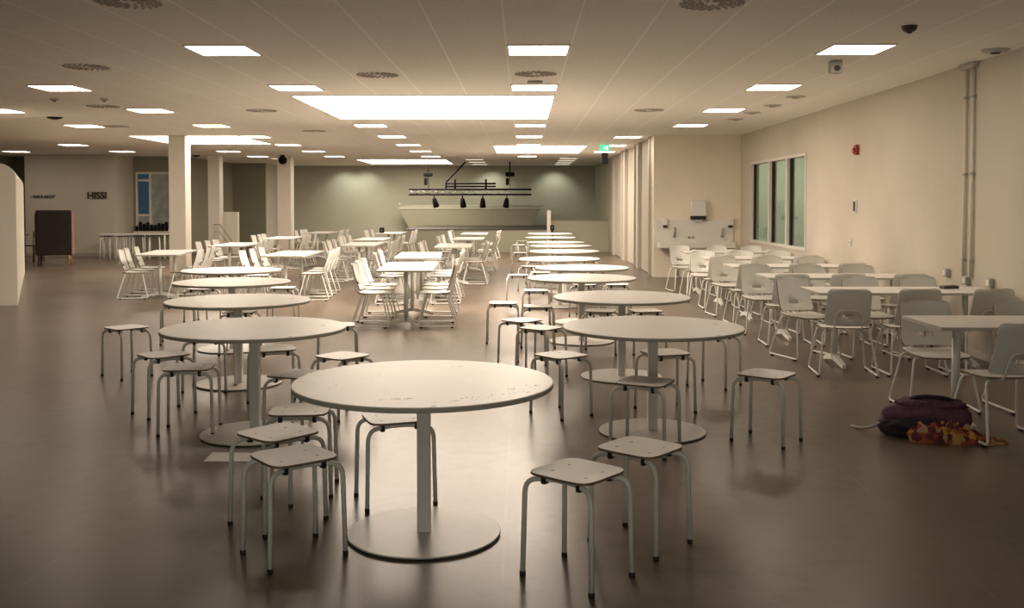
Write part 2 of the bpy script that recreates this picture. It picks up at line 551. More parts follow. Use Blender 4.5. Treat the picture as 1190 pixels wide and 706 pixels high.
# left rear wall with the tall window
W2 = (-12.12, -11.02, 0.72, 2.57)
bm = bmesh.new()
add_box(bm, -16.0, W2[0], LY, LY + T, 0, HC)
add_box(bm, W2[1], -10.6, LY, LY + T, 0, HC)
add_box(bm, W2[0], W2[1], LY, LY + T, 0, W2[2])
add_box(bm, W2[0], W2[1], LY, LY + T, W2[3], HC)
struct('wall_left_rear', bm, M['green_dark'])
struct('wall_left_recess_side', bx(-10.75, -10.6, LY + T, 35.5 + T, 0, HC), M['green_dark'])
struct('wall_left_recess', bx(-10.6, -9.4, 35.5, 35.5 + T, 0, HC), M['green_dark'])
struct('wall_lift', bx(-14.9, -12.2, 29.0, 29.25, 0, HC), M['hiss'])
struct('wall_lift_return', bx(-12.35, -12.2, 29.25, LY, 0, HC), M['hiss'])
struct('baseboard_lift', bx(-14.9, -12.2, 28.98, 28.999, 0, 0.10), M['trim'])
struct('wall_left', bx(XL - T, XL, YF, LY, 0, HC), M['hiss'])
bm = bmesh.new()
add_box(bm, XL, -4.5, YF - T, YF, 0, HC); add_box(bm, 2.5, XR, YF - T, YF, 0, HC)
add_box(bm, -4.5, 2.5, YF - T, YF, 0, 0.5); add_box(bm, -4.5, 2.5, YF - T, YF, 2.5, HC)
struct('wall_front', bm, M['hiss'])
M['fill_pane'] = mat('fill_light_pane', (0.7, 0.75, 0.72), 0.5, emit=(1.0, 0.96, 0.82), estr=0.95)  # unseen glowing window behind the camera, added as front fill light
bm = bmesh.new()
add_box(bm, -4.499, 2.499, YF - 0.12, YF + 0.02, 0.501, 0.56); add_box(bm, -4.499, 2.499, YF - 0.12, YF + 0.02, 2.44, 2.499)
for k in range(6):
    x = -4.46 + k * (6.92 / 5)
    add_box(bm, x - 0.038, x + 0.038, YF - 0.12, YF + 0.02, 0.56, 2.44)
w3 = struct('window_fill', bm, M['frame'])
for k in range(5):
    x = -4.46 + k * (6.92 / 5)
    obj('fill_pane', bx(x + 0.04, x + 6.92 / 5 - 0.04, YF - 0.07, YF - 0.06, 0.56, 2.44), M['fill_pane'], w3)
struct('baseboard_right', bx(XR - 0.014, XR - 0.001, YF, YW, 0, 0.07), M['wall_panel'])
# columns
for k, (x, y, w) in enumerate(((-7.45, 21.1, 0.36), (-9.47, 29.95, 0.36), (-7.36, 30.2, 0.42))):
    struct('column_%d' % (k + 1), bx(x - w / 2, x + w / 2, y - w / 2, y + w / 2, 0, HC, bev=0.01), M['wall_panel'])
# partition at the left edge
bm = bmesh.new()
A, B = Vector((-7.90, 15.1)), Vector((-11.49, 22.3))
dd = (B - A).normalized(); nn = Vector((-dd.y, dd.x))
if nn.x > 0:
    nn = -nn
prof = []
PH, PW = 2.22, 1.6
for k in range(7):
    a = PI / 2 * k / 6
    prof.append((0.28 * (1 - math.cos(PI / 2 - a) * 1.0) if False else 0.28 * (1 - math.cos(a)), PH - 0.22 + 0.22 * math.sin(a)))
outl = [(0, 0.0)] + prof + [(PW, PH), (PW, 0.0)]
v0 = [bm.verts.new((*(A + nn * s), z)) for s, z in outl]
v1 = [bm.verts.new((*(B + nn * s), z)) for s, z in outl]
bm.faces.new(v0); bm.faces.new(list(reversed(v1)))
for i in range(len(outl)):
    j = (i + 1) % len(outl)
    bm.faces.new((v0[j], v0[i], v1[i], v1[j]))
bmesh.ops.recalc_face_normals(bm, faces=bm.faces)
struct('wall_partition', bm, M['wall_panel'])

# stage: low platform at the back of the hall
struct('floor_stage', bx(-3.85, 0.92, 31.6, YB, 0.0, 0.72), M['green'])
struct('trim_4', bx(-3.86, 0.925, 31.58, YB - 0.01, 0.721, 0.745), M['deck'])
# right part beside the stage: lower dado wall with ledge
struct('wall_stage_dado', bx(0.93, XD, 31.9, 32.0, 0, 1.03), M['green'])
struct('trim_5', bx(0.93, XD, 31.87, 32.02, 1.031, 1.05), M['green_dark'])
struct('baseboard_stage', bx(0.93, XD - 0.02, 31.88, 31.899, 0, 0.09), M['trim'])
struct('trim_6', bx(0.80, 0.92, 31.45, 31.57, 0, 1.36), M['wall_panel'])


# windows
def window(name, mk_panes, frame_bm, wparent=None):
    w = struct(name, frame_bm, M['frame'])
    for bm_ in mk_panes:
        if isinstance(bm_, tuple):
            obj('frosted_pane', bm_[0], M['frost'], w)
        else:
            obj('window_pane', bm_, M['glass'], w)
    return w


bm = bmesh.new()
fx0, fx1 = XR - 0.02, XR + 0.12
edges = [WY0, 17.32, 18.55, WY1]
add_box(bm, fx0, fx1, WY0 + 0.001, WY1 - 0.001, WZ0 + 0.001, WZ0 + 0.05)
add_box(bm, fx0, fx1, WY0 + 0.001, WY1 - 0.001, WZ1 - 0.05, WZ1 - 0.001)
for yy in edges:
    add_box(bm, fx0, fx1, max(yy - 0.04, WY0 + 0.001), min(yy + 0.04, WY1 - 0.001), WZ0 + 0.05, WZ1 - 0.05)
panes = [bx(XR + 0.05, XR + 0.058, edges[i] + 0.04, edges[i + 1] - 0.04, WZ0 + 0.05, WZ1 - 0.05) for i in range(3)]
w = window('window_1', panes, bm)
bm = bmesh.new()
for i in range(3):
    add_box(bm, XR + 0.03, XR + 0.075, edges[i + 1] - 0.11, edges[i + 1] - 0.042, WZ0 + 0.05, WZ1 - 0.05)
obj('dark_reveal', bm, M['black'], w)  # black strips standing in for the dark frame reveal beside each pane
# the room behind that window
bm = bmesh.new()
add_box(bm, XR + T, 9.5, 24.0, 24.1, 0, HC); add_box(bm, 9.5, 9.6, 12.0, 24.1, 0, HC)
add_box(bm, XR + T, 9.5, 11.9, 12.0, 0, HC)
struct('wall_side_room', bm, M['side'])
struct('floor_side_room', bx(XR + T, 9.6, 11.9, 24.1, -0.1, 0), M['floor'])
struct('ceiling_side_room', bx(XR + T, 9.6, 11.9, 24.1, HC, HC + 0.1), M['side'])

bm = bmesh.new()
x0, x1, z0, z1 = W2
ym = LY
add_box(bm, x0 + 0.001, x1 - 0.001, ym - 0.02, ym + 0.1, z0 + 0.001, z0 + 0.06)
add_box(bm, x0 + 0.001, x1 - 0.001, ym - 0.02, ym + 0.1, z1 - 0.06, z1 - 0.001)
xm = x0 + 0.45
for a, b_ in ((x0 + 0.001, x0 + 0.05), (xm - 0.03, xm + 0.03), (x1 - 0.06, x1 - 0.001)):
    add_box(bm, a, b_, ym - 0.02, ym + 0.1, z0 + 0.06, z1 - 0.06)
add_box(bm, x0 + 0.05, xm - 0.03, ym - 0.02, ym + 0.1, 2.28, 2.34)
add_box(bm, x0 + 0.05, xm - 0.03, ym - 0.02, ym + 0.1, 1.18, 1.25)
panes = [bx(x0 + 0.05, xm - 0.03, ym + 0.04, ym + 0.05, 2.34, z1 - 0.06), bx(x0 + 0.05, xm - 0.03, ym + 0.04, ym + 0.05, 1.25, 2.28),
         (bx(x0 + 0.05, xm - 0.03, ym + 0.04, ym + 0.05, z0 + 0.06, 1.18),), (bx(xm + 0.03, x1 - 0.06, ym + 0.04, ym + 0.05, z0 + 0.06, z1 - 0.06),)]
window('window_2', panes, bm)
struct('wall_outside_neighbour', bx(xm - 1.75, x1 + 1.2, 36.2, 36.4, -0.5, 4.2), M['concrete_out'])
struct('ground_outside', bx(-20, -10.8, LY + T, 60, -0.3, -0.1), M['concrete_out'])
for k in range(9):
    hgt = [0.17, 0.30, 0.24, 0.29, 0.21, 0.20, 0.26, 0.24, 0.30][k]
    x = x0 + 0.08 + k * 0.116
    bm = bmesh.new()
    r = 0.048
    add_lathe(bm, [(0, 0), (r * 0.85, 0), (r, 0.02), (r, hgt - 0.04), (r * 0.8, hgt - 0.012), (0, hgt)], 12)
    o = obj('vessel', bm, M['blackmetal'])
    o.location = (x, LY - 0.16, 0.721)
    ORD = ['first', 'second', 'third', 'fourth', 'fifth', 'sixth', 'seventh', 'eighth', 'ninth']
    tag(o, '%s small dark vessel from the left along the ledge below the dusk window' % ORD[k], 'vessel', 'dark vessels under the tall window')
struct('trim_7', bx(W2[0], W2[1], LY - 0.26, LY - 0.001, 0.66, 0.72), M['frame'])


# ------------------------------------------------------------------ ceiling lights
def ceiling_light_proto(name, sx, sy, lampmat, label, cat):
    t = thing(name, label, cat)
    bm = bmesh.new()
    e = 0.022
    for a in ((0, sx, 0, e), (0, sx, sy - e, sy), (0, e, e, sy - e), (sx - e, sx, e, sy - e)):
        add_box(bm, *a, -0.012, -0.001)
    obj('frame', bm, M['plastic'], t)
    bm = bmesh.new()
    fs = add_box(bm, e + 0.001, sx - e - 0.001, e + 0.001, sy - e - 0.001, -0.009, -0.0015, mi=1)
    fs[0].material_index = 0
    obj('diffuser', bm, [lampmat, M['plastic']], t)
    return t


ORDN = ['first', 'second', 'third', 'fourth', 'fifth', 'sixth', 'seventh', 'eighth', 'ninth', 'tenth', 'eleventh', 'twelfth', 'thirteenth', 'fourteenth', 'fifteenth', 'sixteenth']
PL = Kind(ceiling_light_proto('ceiling_light', 0.6, 0.6, M['lamp'], 'x', 'ceiling light'))
cols = [(-0.15, 'central column, above the round tables', [6, 9, 12, 18, 21, 24, 30]),
        (-3.15, 'column over the round tables at left', [9, 12, 18, 21, 24, 27, 30]),
        (-6.15, 'column left of the big light ceiling', [12, 15, 18, 21, 24, 27, 30]),
        (-8.55, 'column left of the square pillar', [15, 18, 27, 30]),
        (-11.55, 'column above the lift wall sign', [24, 27]),
        (-14.55, 'column at the far left corner', [27]),
        (2.85, 'column along the long right wall', [9, 12, 15, 18]),
        (2.02, 'column beside the white doors', [21.2, 24.3, 27.3])]
for x, nm, ys in cols:
    seen = [y for y in ys if y > 8]
    for y in ys:
        if y < 8:
            PL.put(x, y, 0, 'square ceiling light of the central column just before the first one in view', 'square ceiling panels', z=HC)
            continue
        k = seen.index(y)
        only = 'lone' if len(ys) == 1 else ORDN[k]
        PL.put(x, y, 0, 'square ceiling light, %s from the front in the %s' % (only, nm), 'square ceiling panels', z=HC)
DL = Kind(ceiling_light_proto('ceiling_light', 0.6, 0.6, M['dim_lamp'], 'x', 'ceiling light'))
for x, nm, ys in ((-1.9, 'left of the stage rig', [32.2, 34.2, 36.2]), (1.2, 'right of the stage rig', [31.4, 33.0, 34.6, 36.2]), (-8.2, 'by the lit rear pillar', [31.4])):
    for k, y in enumerate(ys):
        only = 'lone' if len(ys) == 1 else ORDN[k]
        DL.put(x, y, 0, 'dim small ceiling panel, %s from the front, %s' % (only, nm), 'dim ceiling panels over the stage', z=HC)


def light_ceiling(x0, x1, y0, y1, label):
    t = ceiling_light_proto('luminous_ceiling', x1 - x0, y1 - y0, M['sky_lamp'], label, 'light ceiling')
    t.location = (x0, y0, HC)
    t['group'] = 'large light ceilings'


light_ceiling(-3.15, 0.45, 13.2, 16.8, 'largest glowing light ceiling, over the middle of the hall')
light_ceiling(-0.75, 1.65, 24.66, 28.2, 'glowing light ceiling above the far round tables')
light_ceiling(-5.55, -2.55, 32.4, 36.0, 'glowing light ceiling before the stage rig at the back')
light_ceiling(-8.55, -6.15, 21.0, 23.9, 'glowing light ceiling behind the nearest square pillar')


# diffusers, detectors on the ceiling
def vent_proto():
    t = thing('air_diffuser', 'x', 'ceiling vent')
    bm = bmesh.new()
    add_lathe(bm, [(0.0, -0.004), (0.235, -0.004), (0.25, -0.001)], 28)
    bmesh.ops.reverse_faces(bm, faces=bm.faces)
    obj('face_plate', bm, M['ceil_plate'], t)
    bm = bmesh.new()
    for ring, n in ((0.21, 22), (0.15, 16), (0.09, 9)):
        for k in range(n):
            a = 2 * PI * k / n
            R_ = Matrix.Rotation(a, 4, 'Z') @ Matrix.Translation((ring, 0, 0)) @ Matrix.Rotation(0.5, 4, 'Z')
            fs = add_box(bm, -0.026, 0.026, -0.009, 0.009, -0.014, -0.004)
            vs = {v for f in fs for v in f.verts}
            bmesh.ops.transform(bm, matrix=R_, verts=list(vs))
    obj('swirl_vanes', bm, M['grille'], t)
    return t


M['ceil_plate'] = mat('vent_plate', (0.78, 0.75, 0.68), 0.6)
VT = Kind(vent_proto())
for x, y, nm in ((-1.64, 11.07, 'left of the central front light column'), (0.15, 11.0, 'between the two front central lights'), (-4.66, 10.4, 'nearest at the far left of the ceiling'),
                 (1.98, 15.3, 'right of the largest light ceiling'), (-4.1, 15.3, 'just left of the largest light ceiling'), (-6.3, 14.6, 'in front of a left light panel'),
                 (-4.2, 19.6, 'behind the largest light ceiling'), (-7.7, 18.4, 'close to the square pillar'),
                 (1.38, 7.15, 'at the top edge of the view, right of centre'), (-2.85, 7.05, 'at the top edge of the view, left of centre')):
    VT.put(x, y, 0, 'round swirl air diffuser %s' % nm, 'swirl air diffusers', z=HC)

bm = bmesh.new(); add_box(bm, -0.09, 0.09, -0.09, 0.09, -0.03, -0.001, bev=0.01)
o = obj('ceiling_speaker', bm, M['greyplastic']); o.location = (0.15, 11.72, HC); tag(o, 'small square grey ceiling unit before the second central light', 'ceiling sensor')


def disc_thing(name, x, y, r, h, m, label, cat, group=None, m2=None):
    t = thing(name, label, cat, (x, y, HC), 0, group)
    bm = bmesh.new()
    add_lathe(bm, [(0, -h), (r * 0.55, -h), (r * 0.9, -h * 0.6), (r, -0.001)], 24)
    bmesh.ops.reverse_faces(bm, faces=bm.faces)
    bmesh.ops.recalc_face_normals(bm, faces=bm.faces)
    obj('housing', bm, m, t)
    bm = bmesh.new()
    add_lathe(bm, [(0, -h - 0.012), (r * 0.3, -h - 0.012), (r * 0.36, -h + 0.001), (0, -h + 0.001)], 16)
    bmesh.ops.recalc_face_normals(bm, faces=bm.faces)
    obj('sensor', bm, m2 or M['dark'], t)
    return t


for k, (x, y) in enumerate(((3.74, 13.4), (3.73, 14.6), (3.70, 15.75), (3.70, 17.0))):
    disc_thing('ceiling_speaker', x, y, 0.14, 0.02, M['greyplastic'], 'round grey ceiling grille, %s from the front beside the right wall' % ORDN[k], 'ceiling grille', 'round ceiling grilles by the right wall', M['greyplastic'])
disc_thing('smoke_detector', 3.19, 8.1, 0.065, 0.05, M['dark'], 'dark round smoke detector right of the nearest right light', 'smoke detector')
disc_thing('smoke_detector', -6.55, 13.6, 0.06, 0.03, M['greyplastic'], 'small grey detector behind the left front light, left one', 'smoke detector')
disc_thing('smoke_detector', -5.85, 13.6, 0.06, 0.03, M['greyplastic'], 'small grey detector behind the left front light, right one', 'smoke detector')
disc_thing('ceiling_speaker', -7.95, 16.5, 0.13, 0.03, M['blackmetal'], 'black round ceiling unit at far left between light rows', 'ceiling sensor')
disc_thing('motion_sensor', 4.50, 9.35, 0.13, 0.03, M['greyplastic'], 'round motion sensor where the ceiling meets the right wall', 'motion sensor')
disc_thing('ceiling_speaker', -9.95, 29.6, 0.13, 0.04, M['blackmetal'], 'black ceiling unit beside the rear left pillar', 'ceiling sensor')
t = thing('beam_detector', 'grey box hanging just behind the nearest right ceiling light', 'detector', (3.21, 10.06, HC))
bm = bmesh.new(); add_box(bm, -0.06, 0.06, -0.05, 0.05, -0.13, -0.001, bev=0.012); obj('housing', bm, M['greyplastic'], t)
bm = bmesh.new(); add_tube(bm, [(0, -0.05, -0.08), (0, -0.075, -0.085)], 0.03, 14); obj('lens', bm, M['dark'], t)
# dome camera
t = thing('dome_camera', 'black dome camera hanging in front of the rear pillar', 'camera', (-7.25, 29.4, HC))
bm = bmesh.new(); bmesh.ops.create_uvsphere(bm, u_segments=16, v_segments=10, radius=0.13, matrix=Matrix.Translation((0, 0, -0.16)))
for f in bm.faces: f.smooth = True
obj('dome', bm, M['blackmetal'], t)
bm = bmesh.new(); add_tube(bm, [(0, 0, -0.06), (0, 0, -0.001)], 0.06, 14); obj('mount', bm, M['blackmetal'], t)

# exit sign with the black loudspeaker under it
t = thing('exit_sign', 'small green exit sign under the ceiling near the white doors', 'exit sign', (2.02, 23.9, HC))
bm = bmesh.new(); add_box(bm, -0.12, 0.12, -0.02, 0.02, -0.19, -0.03, bev=0.006); obj('sign_panel', bm, M['exit'], t)
bm = bmesh.new()
add_tube(bm, [(-0.01, -0.022, -0.065), (-0.005, -0.022, -0.067)], 0.012, 8)
add_box(bm, -0.03, -0.012, -0.024, -0.0205, -0.15, -0.08); add_box(bm, 0.02, 0.075, -0.024, -0.0205, -0.155, -0.06)
obj('running_figure', bm, M['exit_mark'], t)
bm = bmesh.new(); add_tube(bm, [(0, 0, -0.035), (0, 0, -0.001)], 0.01); obj('hanger', bm, M['plastic'], t)
t = thing('loudspeaker', 'black loudspeaker hanging beside the green exit sign', 'loudspeaker', (2.13, 25.2, HC))
bm = bmesh.new(); add_box(bm, -0.08, 0.08, -0.08, 0.08, -0.44, -0.16, bev=0.01); obj('cabinet', bm, M['blackmetal'], t)
bm = bmesh.new(); add_tube(bm, [(0, 0, -0.17), (0, 0, -0.001)], 0.015); obj('bracket', bm, M['blackmetal'], t)

# ------------------------------------------------------------------ wall fittings on the right
t = thing('fire_alarm', 'red fire alarm sounder high on the right wall', 'alarm', (XR, 13.7, 2.34))
bm = bmesh.new(); add_box(bm, -0.05, -0.001, -0.06, 0.06, -0.07, 0.07, bev=0.012); obj('housing', bm, M['red'], t)
bm = bmesh.new(); add_tube(bm, [(-0.049, 0, -0.01), (-0.075, 0, -0.01)], 0.04, 16); obj('sounder', bm, M['red'], t)
t = thing('wall_switch', 'narrow dark switch plate on the right wall below the alarm', 'switch', (XR, 13.75, 1.55))
bm = bmesh.new(); add_box(bm, -0.025, -0.001, -0.05, 0.05, -0.09, 0.09, bev=0.006); obj('plate', bm, M['plastic'], t)
bm = bmesh.new(); add_box(bm, -0.045, -0.025, -0.03, 0.0, -0.07, 0.07, bev=0.006); obj('rocker', bm, M['dark'], t)
t = thing('wall_switch', 'small pale socket plate low on the right wall', 'switch', (XR, 13.95, 1.03))
bm = bmesh.new(); add_box(bm, -0.02, -0.001, -0.045, 0.045, -0.045, 0.045, bev=0.005); obj('plate', bm, M['plastic'], t)
bm = bmesh.new(); add_tube(bm, [(-0.021, 0, 0), (-0.024, 0, 0)], 0.02, 12); obj('outlet', bm, M['greyplastic'], t)
for k, (dy, lab) in enumerate(((0.0, 'vertical surface conduit on the right wall, one nearer the window'), (-0.17, 'vertical surface conduit on the right wall, one further from the window'))):
    yb = 10.35 + dy
    t = thing('cable_conduit', lab, 'conduit', (XR, yb, 0), 0, 'twin conduits on the right wall')
    bm = bmesh.new(); add_tube(bm, [(-0.022, 0, 0.82), (-0.022, 0, HC - 0.06)], 0.016, 10); obj('pipe', bm, M['wall_panel'], t)
    for z in (1.0, 1.9, 2.7):
        bm = bmesh.new(); add_box(bm, -0.045, -0.001, -0.03, 0.03, z - 0.012, z + 0.012, bev=0.003); obj('clip', bm, M['greyplastic'], t)
o = obj('junction_box', bx(-0.07, -0.001, -0.16, 0.16, -0.055, -0.002, bev=0.01), M['greyplastic']); o.location = (XR, 10.27, HC); tag(o, 'grey junction box topping the twin conduits', 'junction box')
for y, z, nm in ((10.75, 0.83, 'on the window side of the conduits'), (10.27, 0.78, 'at the foot of the conduits'), (9.75, 0.80, 'on the near side of the conduits')):
    t = thing('socket_outlet', 'grey socket box on the right wall %s' % nm, 'socket', (XR, y, z), 0, 'socket boxes above the tables')
    bm = bmesh.new(); add_box(bm, -0.05, -0.001, -0.045, 0.045, -0.045, 0.045, bev=0.008); obj('box', bm, M['greyplastic'], t)
    bm = bmesh.new(); add_box(bm, -0.055, -0.049, -0.03, 0.03, -0.03, 0.03); obj('cover', bm, M['plastic'], t)

# ------------------------------------------------------------------ wash basin wall
t = thing('wash_trough', 'long white wash trough with tall backsplash on the short right wall', 'wash basin', (0, YW, 0))
obj('backsplash', bx(2.86, 4.54, -0.045, -0.001, 0.72, 1.24, bev=0.006), M['plastic'], t)
bm = bmesh.new()
add_box(bm, 2.9, 4.5, -0.46, -0.42, 0.645, 0.76, bev=0.008); add_box(bm, 2.9, 4.5, -0.42, -0.046, 0.645, 0.665)
add_box(bm, 2.9, 2.94, -0.42, -0.046, 0.665, 0.76); add_box(bm, 4.46, 4.5, -0.42, -0.046, 0.665, 0.76)
obj('basin', bm, M['plastic'], t)
bm = bmesh.new()
add_tube(bm, fillet([(3.42, -0.25, 0.65), (3.42, -0.25, 0.48), (3.55, -0.25, 0.36), (3.66, -0.18, 0.40), (3.66, -0.02, 0.40)], 0.08), 0.025, 10)
obj('drain_pipe', bm, M['greyplastic'], t)
bm = bmesh.new(); add_tube(bm, [(3.34, -0.06, 0.66), (3.34, -0.06, 0.03)], 0.02, 8); obj('riser_pipe', bm, M['greyplastic'], t)
bm = bmesh.new(); add_tube(bm, [(4.0, -0.06, 0.66), (4.0, -0.06, 0.05)], 0.02, 8); obj('riser_pipe', bm, M['greyplastic'], t)
for x in (2.98, 4.4):
    bm = bmesh.new(); add_box(bm, x - 0.02, x + 0.02, -0.38, -0.001, 0.58, 0.644); obj('bracket', bm, M['greyplastic'], t)
for x, nm in ((3.27, 'under the left soap dispenser'), (4.29, 'under the right soap dispenser')):
    tf = thing('faucet', 'steel wall faucet on the backsplash %s' % nm, 'faucet', (x, YW - 0.046, 0.88), 0, 'wash trough faucets')
    bm = bmesh.new(); add_tube(bm, [(0, 0, 0), (0, -0.04, 0)], 0.028, 12); obj('body', bm, M['steel'], tf)
    bm = bmesh.new(); add_tube(bm, fillet([(0, -0.03, 0), (0, -0.09, 0.20), (0, -0.17, 0.17), (0, -0.19, 0.08)], 0.06), 0.014, 8); obj('spout', bm, M['steel'], tf)
    bm = bmesh.new(); add_tube(bm, [(0.0, -0.035, 0.0), (0.02, -0.07, 0.05)], 0.008, 6); obj('lever', bm, M['steel'], tf)
for x, nm in ((3.585, 'left'), (3.67, 'right')):
    tf = thing('mixer_knob', 'small steel knob in the middle of the backsplash, %s one' % nm, 'knob', (x, YW - 0.046, 0.86), 0, 'valve knobs')
    bm = bmesh.new(); add_tube(bm, [(0, 0, 0), (0, -0.03, 0)], 0.018, 10); obj('cap', bm, M['steel'], tf)
    bm = bmesh.new(); add_tube(bm, [(0, 0, 0), (0, -0.006, 0)], 0.026, 12); obj('rosette', bm, M['steel'], tf)
for x, nm in ((3.07, 'left'), (4.47, 'right')):
    ts = thing('soap_dispenser', 'white soap dispenser with dark nozzle at the %s end of the backsplash' % nm, 'soap dispenser', (x, YW, 1.12), 0, 'soap dispensers')
    bm = bmesh.new(); add_box(bm, -0.055, 0.055, -0.13, -0.046, 0.0, 0.16, bev=0.015); obj('housing', bm, M['plastic'], ts)
    bm = bmesh.new(); add_box(bm, -0.045, 0.045, -0.12, -0.047, -0.05, 0.0, bev=0.012); obj('nozzle', bm, M['black'], ts)
ts = thing('towel_dispenser', 'white paper towel dispenser on the wall above the wash trough', 'towel dispenser', (3.77, YW, 1.30))
bm = bmesh.new(); add_box(bm, -0.165, 0.165, -0.2, -0.001, 0.02, 0.36, bev=0.02); obj('housing', bm, M['plastic'], ts)
bm = bmesh.new(); add_box(bm, -0.155, 0.155, -0.19, -0.001, -0.055, 0.02, bev=0.01); obj('outlet', bm, M['black'], ts)
bm = bmesh.new(); add_box(bm, -0.09, 0.09, -0.12, -0.117, -0.10, -0.05); obj('paper_towel', bm, M['paper'], ts)


# ------------------------------------------------------------------ furniture prototypes
def round_table_proto(topmat):
    t = thing('round_table', 'x', 'table')
    bm = bmesh.new()
    R = 0.625
    add_lathe(bm, [(0, 0.715), (R - 0.004, 0.715), (R, 0.719), (R, 0.736), (R - 0.004, 0.74), (0, 0.74)], 72, mis=[1, 1, 1, 0, 0])
    for f in bm.faces: f.smooth = False
    obj('tabletop', bm, [topmat, M['edge']], t)
    bm = bmesh.new(); add_box(bm, -0.033, 0.033, -0.033, 0.033, 0.012, 0.706, bev=0.006)
    obj('column', bm, M['tube'], t)
    bm = bmesh.new(); add_box(bm, -0.16, 0.16, -0.16, 0.16, 0.706, 0.7148, bev=0.002)
    obj('top_bracket', bm, M['tube'], t)
    bm = bmesh.new()
    R = 0.37
    add_lathe(bm, [(0, 0.003), (R - 0.012, 0.003), (R, 0.007), (R, 0.011), (R - 0.003, 0.0135), (0, 0.0135)], 64, mis=[1, 1, 0, 0, 0])
    for f in bm.faces: f.smooth = False
    obj('base_plate', bm, [M['base'], M['black']], t)
    return t


def stool_proto():
    t = thing('stool', 'x', 'stool')
    # seat: rounded square ply with bulging sides, a little dished
    bm = bmesh.new()
    H = 0.160
    n = 48
    rings = []
    for s in (1.0, 0.985, 0.80, 0.55, 0.28):
        ring = []
        for k in range(n):
            a = 2 * PI * k / n
            c, s_ = math.cos(a), math.sin(a)
            e = 5.6
            r = (abs(c) ** e + abs(s_) ** e) ** (-1 / e)
            x, y = r * c * H * s, r * s_ * H * s
            z = 0.456 - 0.007 * (1 - s * s)
            ring.append((x, y, z))
        rings.append(ring)
    top = [[bm.verts.new(p) for p in r] for r in rings]
    bot = [[bm.verts.new((p[0], p[1], p[2] - 0.011)) for p in r] for r in rings]
    for i in range(len(rings) - 1):
        for k in range(n):
            k2 = (k + 1) % n
            f = bm.faces.new((top[i][k], top[i][k2], top[i + 1][k2], top[i + 1][k])); f.smooth = True
            f = bm.faces.new((bot[i][k2], bot[i][k], bot[i + 1][k], bot[i + 1][k2])); f.smooth = True
    bm.faces.new(top[-1]); bm.faces.new(list(reversed(bot[-1])))
    for k in range(n):
        k2 = (k + 1) % n
        f = bm.faces.new((bot[0][k], bot[0][k2], top[0][k2], top[0][k])); f.material_index = 1
    obj('seat', bm, [M['stool_seat'], M['ply']], t)
    for sx in (-1, 1):
        for sy in (-1, 1):
            bm = bmesh.new()
            path = fillet([(0, sy * 0.088, 0.425), (sx * 0.05, sy * 0.090, 0.425), (sx * 0.174, sy * 0.138, 0.421), (sx * 0.182, sy * 0.146, 0.012)], [0.03, 0.062], 6)
            add_tube(bm, path, 0.0115, 10)
            lg = obj('leg', bm, M['tube'], t)
            bm = bmesh.new()
            x, y = sx * 0.182, sy * 0.146
            add_lathe(bm, [(0, 0), (0.0125, 0), (0.0135, 0.003), (0.0135, 0.02), (0, 0.02)], 10, x, y)
            obj('rubber_foot', bm, M['black'], lg)
            bm = bmesh.new()
            add_box(bm, sx * 0.092 - 0.011, sx * 0.092 + 0.011, sy * 0.107 - 0.015, sy * 0.107 + 0.015, 0.404, 0.4435, bev=0.003)
            obj('clamp', bm, M['black'], t)
    return t


